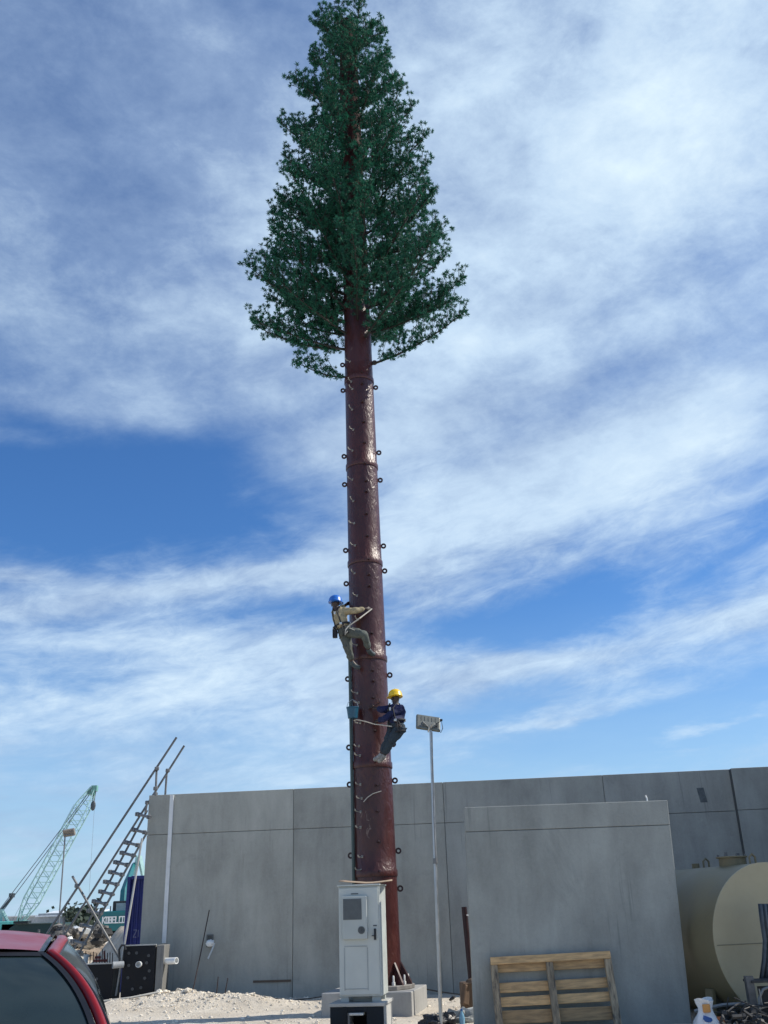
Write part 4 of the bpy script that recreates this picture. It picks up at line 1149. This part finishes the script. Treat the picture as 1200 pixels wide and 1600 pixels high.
# roof with its two drip channels
def roofpt(u, v):
    a = carline(0); xe = .600; y = a.y+v*1.75-.075*(1-u*u)*(1-v)
    z = 1.455+.030*(1-abs(u)**2.4)+.078*sin(min(1, v/.75+.0)*pi/2)*(1-.25*abs(u)**3)-.05*max(0, v-.75)**2*8
    return Vector((XC+xe*u*(1+.05*sin(v*pi/2)), y, z))
q = MB(); q.grid([[roofpt(-1+2*j/30, i/20) for j in range(31)] for i in range(21)]); rf = q.build('roof', M_red, car, smooth=True, autos=80)
for mi in (False, True):
    q = MB(); rows = []
    for i in range(21):
        p = roofpt(1, i/20); pr = [p+Vector((-.012, 0, .001)), p+Vector((.004, 0, -.014)), p+Vector((.016, 0, -.014)), p+Vector((.030, 0, .002))]
        rows.append([mirx(x) if mi else x for x in pr])
    q.grid(rows); q.build('drip_channel', M_seal, rf, smooth=True)
# side windows with tumblehome
for mi in (False, True):
    q = MB(); rows = []
    for i in range(13):
        s_ = i/12; row = []
        for j in range(9):
            v = j/8
            top_ = sidepath(.02+s_*1.85)+Vector((.036, .0, -.018))
            p = top_+(sidepath(-1.30*v)-sidepath(0))*(1-s_)+(Vector((.20*sin(v*pi/2), .35*v, -.44*v)))*s_
            p.x += .012*sin(v*pi); row.append(mirx(p) if mi else p)
        rows.append(row)
    q.grid(rows); q.build('side_window', M_glass, car, smooth=True, autos=80)
    q = MB(); q.tube([(mirx(p) if mi else p) for p in [sidepath(s_)+Vector((.036, .006, -.016)) for s_ in SS if s_ > -1.3]], .010, 6); q.build('door_seal', M_seal, car, smooth=True)
# lower body, bonnet, wheels
q = MB(); rows = []
for (y, hw_, zt, zb) in ((3.35, .60, .62, .30), (3.45, .78, .72, .24), (3.8, .84, .84, .22), (4.5, .87, .93, .22), (4.85, .88, .97, .22), (6.0, .885, .99, .22), (7.3, .88, 1.0, .24), (7.7, .84, .98, .30), (7.85, .76, .9, .4)):
    row = [Vector((XC-(hw_ := hw_*1.12)*.92, y, zb)), Vector((XC-hw_, y, zb+.12)), Vector((XC-hw_, y, zt-.18)), Vector((XC-hw_*.955, y, zt-.03)), Vector((XC-hw_*.85, y, zt)), Vector((XC, y, zt+.04)),
           Vector((XC+hw_*.85, y, zt)), Vector((XC+hw_*.955, y, zt-.03)), Vector((XC+hw_, y, zt-.18)), Vector((XC+hw_, y, zb+.12)), Vector((XC+hw_*.92, y, zb)), Vector((XC-hw_*.92, y, zb))]
    rows.append(row)
q.grid(rows); q.add(rows[0][:-1], [tuple(range(11))]); q.add(rows[-1][:-1], [tuple(range(11))]); q.build('body', M_red, car, smooth=True, autos=50)
q = MB(); rows = []
for i in range(5):
    t = i/4; rows.append([Vector((XC+(.64+.1*t)*u, 7.30+.5*t-.0*abs(u), 1.47-.5*t)) for u in (-1, -.5, 0, .5, 1)])
q.grid(rows); q.build('rear_window', M_glass, car, smooth=True)
for x in (-.80, .80):
    for y in (3.98, 6.95):
        q = MB(); q.lathe([(.20, -.09), (.30, -.10), (.33, -.06), (.33, .06), (.30, .10), (.20, .09)], (XC+x, y, .33), 24, Matrix.Rotation(pi/2, 3, 'Y')); wh = q.build('wheel', mat('tyre_rubber', (.02, .02, .02), .8), car, smooth=True)
        q = MB(); q.lathe([(.02, -.10), (.2, -.085), (.2, .085), (.02, .10)], (XC+x, y, .33), 20, Matrix.Rotation(pi/2, 3, 'Y')); q.build('rim', M_steel, wh, smooth=True)
for x in (-.60, .60):
    q = MB(); q.ball((XC+x, 3.48, .60), .12, 12, 8, (1.3, .5, .7)); q.build('headlight', mat('headlight_glass', (.5, .52, .53), .1), car, smooth=True)
# mirror and a seat seen through nothing: dark cabin backing
q = MB(); q.box((XC, 6.55, 1.05), (1.2, .5, .6)); q.box((XC-.38, 6.0, 1.1), (.40, .12, .5)); q.box((XC+.38, 6.0, 1.1), (.40, .12, .5)); q.build('seat', mat('seat_fabric', (.06, .06, .06), .9), car, bevel=.05)

YAW = radians(17.5); pv = Vector((XC+.63, 5.60, 0)); car.rotation_euler = (0, 0, YAW); car.location = pv+Rz(YAW) @ (car.location-pv)

# ------------------------------------------------------------------ litter at the bottom edge
def lump(name, label, cat, c, r, sc_, m_, jit=.18, seg=16, extra=None):
    q = MB(); c = Vector(c); st_ = random.getstate()
    vs = []; rings = 10
    for i in range(rings+1):
        th_ = pi*i/rings
        for j in range(seg):
            ph = 2*pi*j/seg; d = Vector((sin(th_)*cos(ph), sin(th_)*sin(ph), cos(th_)))
            k_ = 1+jit*noise.fractal(d*2.2+c, 1, 2, 4)*1.6
            vs.append(c+Vector((d.x*sc_[0], d.y*sc_[1], d.z*sc_[2]))*r*k_)
    q.add(vs, [(i*seg+j, (i+1)*seg+j, (i+1)*seg+(j+1) % seg, i*seg+(j+1) % seg) for i in range(rings) for j in range(seg)])
    o = q.build(name, m_, None, smooth=True, origin=(c.x, c.y, c.z-r*sc_[2]*.8), autos=60); return tag(o, label, cat)
M_bagk = mat('black_bin_liner', (.010, .011, .016), .3, 0, .2, 6, .02, 14)
lump('rubbish_bag', 'flat black rubbish bag lying left of the floodlight pole foot', 'bag', at(676, 1600, 15.9), .16, (1.35, .9, .75), M_bagk, .3)
lump('rubbish_bag', 'round glossy black rubbish bag right of the floodlight pole foot', 'bag', at(701, 1597, 15.95), .12, (.95, .9, 1.1), M_bagk, .25)
lump('plastic_sheet', 'bundle of clear grey plastic sheeting in the shade by the panel', 'plastic', at(723, 1594, 16.2)-Vector((0, 0, .02)), .20, (1.35, .8, .85), mat('dull_clear_plastic', (.34, .36, .36), .35, 0, .3, 6, .03, 12), .45)
bt = thing('water_bottle', 'clear blue plastic water bottle standing in the plastic sheeting', 'bottle', at(723, 1612, 15.85))
c = at(723, 1612, 15.85); q = MB(); q.lathe([(.001, 0), (.04, 0), (.042, .02), (.040, .10), (.042, .18), (.03, .23), (.015, .26), (.015, .275)], c, 16); q.build('bottle_body', mat('blue_bottle', (.16, .33, .48), .12, 0, .1, 8), bt, smooth=True)
q = MB(); q.lathe([(.018, .275), (.018, .30), (.001, .301)], c, 12); q.build('cap', mat('blue_cap', (.03, .12, .35), .4), bt, smooth=True)
# carrier bag of groceries bottom right
c = at(1104, 1592, 13.9)
cb = thing('carrier_bag', 'white thin plastic carrier bag with blue print and orange food packs inside', 'bag', (c.x, c.y, c.z-.15))
q = MB(); rows = []
for i in range(9):
    v = i/8; rr = (.15, .17, .175, .16, .13, .10, .085, .10, .115)[i]; row = []
    for j in range(25):
        a = 2*pi*j/24; k_ = 1+.14*noise.noise(Vector((cos(a)*2, sin(a)*2, v*3)))+.10*sin(a*7+v*5)*v
        row.append(c+Vector((rr*k_*cos(a), rr*k_*sin(a)*.8, -.17+.40*v+.02*sin(a*2)*v)))
    rows.append(row)
q.grid(rows); q.build('bag_skin', mat('thin_white_plastic', (.78, .78, .78), .35, 0, .1, 8, .02, 18), cb, smooth=True, autos=60)
q = MB(); q.box(c+Vector((-.03, -.135, .015)), (.10, .02, .05), Matrix.Rotation(.35, 3, 'Y')); q.ball(c+Vector((-.015, -.125, .0)), .045, 10, 6, (1.2, .35, .7)); q.build('blue_print', mat('blue_ink', (.02, .10, .36), .5), cb)
q = MB(); q.box(c+Vector((-.01, -.10, .13)), (.10, .03, .10)); q.build('snack_pack', mat('orange_brown_pack', (.55, .26, .07), .4), cb, bevel=.012)
c2 = at(1126, 1598, 13.9)
q = MB(); q.box(c2, (.10, .08, .14)); tag(q.build('orange_box', mat('orange_carton', (.50, .14, .04), .5, 0, .3, 8), None, bevel=.008, origin=c2-Vector((0, 0, .07))), 'small orange carton beside the white carrier bag', 'carton')
# junk pile and broken machine bottom right
M_junk = mat('grimy_grey_scrap', (.035, .036, .038), .7, .0, .5, 9)
q = MB()
for _ in range(240):
    p = at(random.uniform(1128, 1290), random.uniform(1578, 1640), random.uniform(13.4, 14.4)); rot = Matrix.Rotation(random.uniform(0, 3), 3, 'X') @ Rz(random.uniform(0, 3))
    q.box(p, (random.uniform(.03, .14), random.uniform(.02, .06), random.uniform(.01, .05)), rot)
for _ in range(40):
    p = at(random.uniform(1128, 1240), random.uniform(1566, 1600), random.uniform(13.6, 14.3)); d = Vector((random.gauss(0, 1), random.gauss(0, 1), random.gauss(0, .5))).normalized()*random.uniform(.08, .25)
    q.tube([p-d, p+Vector((0, 0, .02)), p+d], .009, 5)
tag(q.build('scrap_pile', M_junk), 'tangled pile of dark grey metal and cable scrap before the tank', None, None, 'stuff')
q = MB(); q.tube([at(1085, 1580, 14.4), at(1130, 1570, 14.3), at(1166, 1568, 14.2)], .022, 8); tag(q.build('metal_bar', mat('worn_grey_bar', (.22, .23, .23), .4, .4), None, smooth=True, origin=at(1130, 1570, 14.3)), 'worn grey metal bar lying in front of the tank', 'bar')
fr = thing('machine_frame', 'dark rusty steel machine frame with round opening in front of the tank', 'frame', at(1190, 1600, 14.1))
q = MB(); p = at(1174, 1532, 14.1); q.box(at(1192, 1532, 14.1), (.42, .35, .03)); q.build('top_plate', M_junk, fr, bevel=.004)
q = MB(); q.box(at(1175, 1562, 14.0), (.10, .10, .56)); q.build('leg', mat('worn_dark_steel', (.10, .105, .11), .5, .4, .4, 5), fr, bevel=.004)
q = MB(); q.tube([at(1188, 1592, 13.95), at(1186, 1560, 13.95), at(1192, 1546, 13.95), at(1206, 1540, 13.95), at(1225, 1545, 13.95)], .02, 8); q.tube([at(1186, 1545, 13.9), at(1192, 1576, 13.9)], .010, 6); q.build('round_guard', MATS['worn_grey_bar'], fr, smooth=True)
q = MB(); q.box(at(1206, 1570, 14.2), (.3, .05, .45)); q.build('side_plate', M_junk, fr, bevel=.004)
sh = thing('corrugated_sheet', 'upright offcut of grey corrugated metal sheet leaning at the tank end', 'metal sheet', at(1195, 1530, 14.2))
q = MB(); rows = []
for (y0, xl) in ((1412, 1184), (1440, 1187), (1470, 1191.5), (1500, 1190), (1530, 1186)):
    row = []
    for i in range(37):
        p = at(xl+i*1.2, y0, 14.25); row.append(p+Vector((0, .022*sin(i*1.15), 0)))
    rows.append(row)
q.grid(rows); o = q.build('sheet', mat('dull_zinc_sheet', (.085, .10, .115), .6, .2, .35, 6), sh, smooth=True); o.modifiers.new('t', 'SOLIDIFY').thickness = .004
# cables on the ground by the wall
def cable(name, label, pts, r=.012):
    q = MB(); q.tube(pts, r, 6); tag(q.build(name, M_cable, None, smooth=True, origin=pts[0]), label, 'cable')
cable('ground_cable', 'black cable lying along the wall foot left of the footing', [at(x, y, Y) for x, y, Y in ((405, 1563, 21.0), (430, 1560, 21.0), (455, 1563, 20.9), (485, 1560, 20.7), (505, 1557, 20.5), (522, 1550, 19.8), (535, 1541, 19.0))])
cable('ground_cable', 'black cable running from the footing to the maroon post', [at(x, y, Y) for x, y, Y in ((655, 1541, 19.2), (668, 1546, 19.1), (690, 1550, 19.0), (715, 1553.5, 18.8), (737, 1556, 18.4))])
q = MB(); q.tube([at(702, 1563, 19.5), at(708, 1559, 19.5), at(711, 1557, 19.6)], [.02, .035, .01], 6); tag(q.build('rubber_scrap', M_cable, None, origin=at(706, 1562, 19.5)), 'small dark scrap lying on the ground between pole and carton', 'scrap')

# ------------------------------------------------------------------ the bucket hanging on the mast
bc = at(551, 1114, 17.62)
bk = thing('paint_bucket', 'teal plastic bucket hanging on the left side of the mast', 'bucket', bc-Vector((0, 0, .1)))
q = MB(); q.lathe([(.085, -.10), (.088, -.098), (.112, .09), (.118, .09), (.118, .105), (.106, .105), (.086, -.09)], bc, 24); q.build('pail', mat('teal_plastic', (.008, .07, .12), .35, 0, .1, 5), bk, smooth=True)
q = MB(); q.tube([bc+Vector((-.115, 0, .09)), bc+Vector((-.08, 0, .2)), bc+Vector((0, .03, .26)), bc+Vector((.08, 0, .2)), bc+Vector((.115, 0, .09))], .005, 5); q.build('bail', M_steel, bk)

# ------------------------------------------------------------------ workers
def skin(name, nodes, edges, m_, parent, sub=2, root=0):
    me = bpy.data.meshes.new(name); me.from_pydata([tuple(n_[0]-wloc(parent)) for n_ in nodes], edges, []); me.update()
    o = bpy.data.objects.new(name, me); S.collection.objects.link(o); o.parent = parent
    sk = o.modifiers.new('skin', 'SKIN')
    if not me.skin_vertices: me.skin_vertices.new()
    for i, n_ in enumerate(nodes):
        r = n_[1]; r = r if isinstance(r, tuple) else (r, r)
        me.skin_vertices[0].data[i].radius = r; me.skin_vertices[0].data[i].use_root = (i == root)
    sk.use_smooth_shade = True; sk.use_x_symmetry = False
    sb = o.modifiers.new('sub', 'SUBSURF'); sb.levels = sub; sb.render_levels = sub
    if name in ('shirt', 'trousers'):      # creased cloth
        tx = bpy.data.textures.new('cloth_creases', 'CLOUDS'); tx.noise_scale = .075; tx.noise_depth = 2
        sb.levels = sb.render_levels = 3
        dm = o.modifiers.new('creases', 'DISPLACE'); dm.texture = tx; dm.strength = .035; dm.mid_level = .45
    me.materials.append(m_)
    return o


M_skin = mat('dark_brown_skin', (.035, .018, .013), .5, 0, .1, 10)


def person(label, J, shirt, trouser, boot, helmet, face, helm_dir):
    t_ = thing('person', label, 'person', J['pelvis'])
    nodes, edges = [], []
    def nd(p, r): nodes.append((Vector(p), r)); return len(nodes)-1
    def chain(a, lst):
        for p, r in lst:
            b_ = nd(p, r); edges.append((a, b_)); a = b_
        return a
    # continuous body
    pel = nd(J['pelvis'], (.125, .10)); wa = chain(pel, [(J['waist'], (.115, .09)), (J['chest'], (.145, .10)), (J['neck'], .06)])
    chest = wa-1
    chain(wa, [(J['head']-J['up']*.03, .065), (J['head'], .088), (J['head']+J['up']*.06, .075)])
    hands = []
    for s_ in 'lr':
        w_ = chain(chest, [(J['sh'+s_], .062), (J['el'+s_], .043), (J['wr'+s_], .030)])
        d = (J['wr'+s_]-J['el'+s_]).normalized(); side_ = d.cross(J['pn'+s_]).normalized(); pal_ = J['wr'+s_]+d*.05
        pm_ = chain(w_, [(pal_, (.034, .018))])
        for k_ in range(4):
            of = side_*(-.027+.018*k_); ln = (.062, .075, .07, .055)[k_]
            b0_ = pal_+d*.035+of; cu = J['pn'+s_]
            chain(pm_, [(b0_, .0105), (b0_+d*ln*.5+cu*.012, .009), (b0_+d*ln*.8+cu*.045, .0075)])
        chain(pm_, [(pal_-side_*.045+d*.01, .011), (pal_-side_*.055+d*.045+J['pn'+s_]*.02, .009)])
    for s_ in 'lr':
        chain(pel, [(J['hip'+s_], .095), (J['kn'+s_], .062), (J['an'+s_], .042), (J['an'+s_].lerp(J['toe'+s_], .55)-J['shin'+s_]*.0+(J['an'+s_]-J['kn'+s_]).normalized()*.055, .038), (J['toe'+s_], .03)])
    skin('body', nodes, edges, M_skin, t_)
    # shirt
    nodes.clear(); edges.clear()
    b_ = nd(J['waist']+(J['pelvis']-J['waist'])*.75, (.175, .150)); c1 = chain(b_, [(J['waist'], (.165, .14)), (J['chest'], (.198, .148)), (J['neck']-J['up']*.03, .085)]); ch = c1-1
    for s_ in 'lr':
        chain(ch, [(J['sh'+s_], .092), (J['sh'+s_].lerp(J['el'+s_], .5), .074), (J['el'+s_], .064), (J['el'+s_].lerp(J['wr'+s_], J['sl'+s_]*.6), .056), (J['el'+s_].lerp(J['wr'+s_], J['sl'+s_]), .048)])
    skin('shirt', nodes, edges, shirt, t_)
    # trousers
    nodes.clear(); edges.clear()
    b_ = nd(J['pelvis'], (.165, .14)); chain(b_, [(J['pelvis'].lerp(J['waist'], .7), (.155, .13))])
    for s_ in 'lr':
        chain(b_, [(J['hip'+s_], .118), (J['hip'+s_].lerp(J['kn'+s_], .5), .102), (J['kn'+s_], .084), (J['kn'+s_].lerp(J['an'+s_], .5), .072), (J['an'+s_].lerp(J['kn'+s_], .05), .062)])
    skin('trousers', nodes, edges, trouser, t_)
    for s_ in 'lr':
        nodes.clear(); edges.clear()
        dn = (J['an'+s_]-J['kn'+s_]).normalized(); a = nd(J['an'+s_]-dn*.03, .054); chain(a, [(J['an'+s_]+dn*.035, .054), (J['an'+s_].lerp(J['toe'+s_], .55)+dn*.06, .048), (J['toe'+s_]+dn*.01, .042)])
        skin('boot', nodes, edges, boot, t_)
    # helmet: dome, brim, headband ridge
    up = J['up']; Rq = Vector((0, 0, 1)).rotation_difference(up).to_matrix(); hc_ = J['head']+up*.045
    q = MB(); q.lathe([(.138, -.012), (.140, .0), (.130, .012), (.128, .045), (.112, .088), (.075, .122), (.03, .136), (.001, .138)], hc_, 24, Rq)
    hf = helm_dir.normalized(); sd_ = up.cross(hf).normalized(); rows = []
    for i in range(9):
        a = radians(-62+124*i/8); e = hf*cos(a)+sd_*sin(a); rows.append([hc_+e*.125+up*.006, hc_+e*(.14+.045*cos(a*1.4))-up*.012])
    q.grid(rows); o = q.build('hard_hat', helmet, t_, smooth=True, autos=50)
    q = MB(); q.tube([hc_+hf*.10+up*.085, hc_+up*.145, hc_-hf*.10+up*.085], .010, 6); q.build('ridge', helmet, o, smooth=True)
    # face details
    q = MB(); f0 = J['head']+hf*.085
    q.ball(f0+up*.002, .016, 8, 6, (1, 1, 1.4)); q.ball(f0-up*.045+hf*-.004, .02, 8, 6, (1, 1, .45))
    for g2 in (-1, 1): q.ball(J['head']+sd_*.088*g2, .024, 8, 6, (.5, 1, 1.3)); q.ball(f0+sd_*.034*g2+up*.025-hf*.008, .012, 8, 6)
    q.build('face', face, t_, smooth=True)
    return t_, J


def jm(**k_): return k_


# upper worker, tan shirt
d1 = 17.52
J = jm(up=Vector((.02, .08, 1)).normalized(), head=at(524, 944, d1), neck=at(525.5, 952.5, d1), chest=at(529.5, 960, d1+.02), waist=at(533, 975, d1), pelvis=at(536.5, 986, d1),
       shl=at(522.5, 957, d1+.08), shr=at(538, 955, d1-.03), elr=at(554, 954.5, 17.42), wrr=at(569.5, 951.5, 17.50), ell=at(530, 952, 17.85), wrl=at(539.5, 946, 18.0),
       slr=.98, sll=.8, pnr=Vector((0, .9, -.2)).normalized(), pnl=Vector((.8, 0, -.2)).normalized(),
       hipl=at(538, 991, d1+.05), hipr=at(543, 987, d1-.06), knr=at(569.5, 991.5, 17.30), anr=at(576, 1015, 17.48), toer=at(586, 1020.5, 17.62),
       knl=at(544, 1012, 17.52), anl=at(550, 1035, 17.62), toel=at(564, 1042, 17.60), shinl=Vector((0, 0, -1)), shinr=Vector((0, 0, -1)))
J['anl'] = at(549.5, 1034, 17.62)
sh_tan = mat('tan_work_shirt', (.30, .25, .155), .85, 0, .18, 9, .012, 14)
tr_olive = mat('olive_work_trousers', (.075, .085, .075), .85, 0, .2, 9, .012, 14)
boot_g = mat('grey_rubber_boots', (.035, .05, .055), .6)
p1, J1 = person('person in tan long sleeved shirt and blue hard hat climbing the mast, one knee raised', J, sh_tan, tr_olive, boot_g,
            mat('blue_helmet_plastic', (.015, .13, .50), .3, spec=.6), M_skin, Vector((.55, .8, 0)))


def harness(t_, J, col, bright):
    q = MB(); wv_ = J['waist'].lerp(J['pelvis'], .25); ax = (J['chest']-J['pelvis']).normalized(); s1 = (J['shr']-J['shl']); s1 = (s1-ax*s1.dot(ax)).normalized(); s2 = ax.cross(s1)
    q.tube([wv_+(s1*cos(a)*.158+s2*sin(a)*.132) for a in [2*pi*i/20 for i in range(21)]], .024, 6)
    for s_ in 'lr':
        sh_ = J['sh'+s_].lerp(J['neck'], .35)
        for g2 in (-1, 1):
            q.tube([wv_+s1*(-.07 if s_ == 'l' else .07)+s2*.130*g2, J['chest']+s1*(-.055 if s_ == 'l' else .055)+s2*.138*g2, sh_+ax*.075+s2*.04*g2], .014, 6)
        q.tube([J['pelvis']+(J['hip'+s_]-J['pelvis'])*1.1+(s1*cos(a)*.10+s2*sin(a)*.11)-ax*.05 for a in [2*pi*i/14 for i in range(15)]], .014, 6)
    h = q.build('harness', M_rope_d, t_, smooth=True)
    q = MB()
    for a in (.4, 2.2, 3.6, 5.1): q.box(wv_+(s1*cos(a)*.160+s2*sin(a)*.136), (.05, .05, .045))
    q.box(J['chest']+s2*-.15, (.035, .03, .06)); q.box(J['chest']+s2*.15, (.035, .03, .06)); q.build('buckle', bright, h, bevel=.006)
    q = MB()
    for k_, a in enumerate((3.4, 4.4, 5.4)):
        b0_ = wv_+(s1*cos(a)*.16+s2*sin(a)*.15)
        q.tube([b0_, b0_-Vector((.01, .02, .10)), b0_-Vector((-.02, .02, .2+.04*k_)), b0_-Vector((-.05, .01, .1)), b0_], .010, 5)
    q.box(wv_-s1*.12-s2*.06-Vector((0, 0, .12)), (.09, .10, .15)); q.build('tool_pouch', M_rope_d, h)
    return h
M_buckle = mat('buckle_alloy', (.5, .5, .48), .35, .6)
h1 = harness(p1, J, None, M_buckle)
q = MB(); q.tube([at(545, 978, 17.30), at(562, 966, 17.28), at(581, 951.5, 17.55)], .013, 6); q.tube([at(545, 978, 17.28), at(540, 984, 17.26), at(539, 992, 17.27), at(543, 986, 17.27)], .013, 6); q.tube([at(546, 981, 17.3), at(553, 984, 17.28), at(557, 988, 17.4)], .009, 6); q.build('lanyard', M_rope, p1)

# lower worker, navy shirt, yellow hat
d2 = 17.42
J = jm(up=Vector((-.04, .12, 1)).normalized(), head=at(618, 1092, d2), neck=at(618.5, 1100.5, d2), chest=at(616.5, 1109.5, d2), waist=at(619, 1125, d2), pelvis=at(620.5, 1136.5, d2-.02),
       shl=at(608.5, 1108.5, d2+.08), shr=at(625, 1107, d2-.05), ell=at(597.5, 1109, 17.36), wrl=at(584.5, 1106, 17.52), elr=at(603, 1122, 17.30), wrr=at(590.5, 1126.5, 17.50),
       sll=.55, slr=.9, pnl=Vector((0, .9, -.2)).normalized(), pnr=Vector((0, .9, -.3)).normalized(),
       hipl=at(615, 1140, d2), hipr=at(624, 1139, d2-.08), knl=at(606.5, 1156, 17.42), anl=at(596, 1179, 17.47), toel=at(583.5, 1184.5, 17.52),
       knr=at(609, 1160, 17.36), anr=at(600, 1180, 17.45), toer=at(590, 1188, 17.50), shinl=Vector((0, 0, -1)), shinr=Vector((0, 0, -1)))
sh_navy = mat('navy_work_shirt', (.005, .010, .055), .85, 0, .2, 9, .012, 14)
tr_jean = mat('dark_teal_trousers', (.022, .036, .050), .85, 0, .25, 9, .012, 14)
p2, J2 = person('person in navy shirt and yellow hard hat clinging to the right side of the mast', J, sh_navy, tr_jean, mat('pale_grey_trainers', (.24, .24, .23), .7, 0, .4, 20),
            mat('yellow_helmet_plastic', (.72, .46, .012), .3, spec=.6), M_skin, Vector((-.75, .6, 0)))
harness(p2, J, None, M_buckle)
q = MB(); q.tube([at(612, 1135, 17.25), at(598, 1133, 17.35), at(585, 1131.5, 17.55), at(570, 1127, 17.56), at(558, 1124.5, 17.60), at(553, 1125.5, 17.68)], .010, 6); q.build('lanyard', M_rope, p2)
q = MB(); q.tube([J['wrl']+Vector((-.06, 0, .0)), at(594, 1098, 17.4), at(592, 1092, 17.42)], .009, 6); q.build('tool', M_dark, p2)
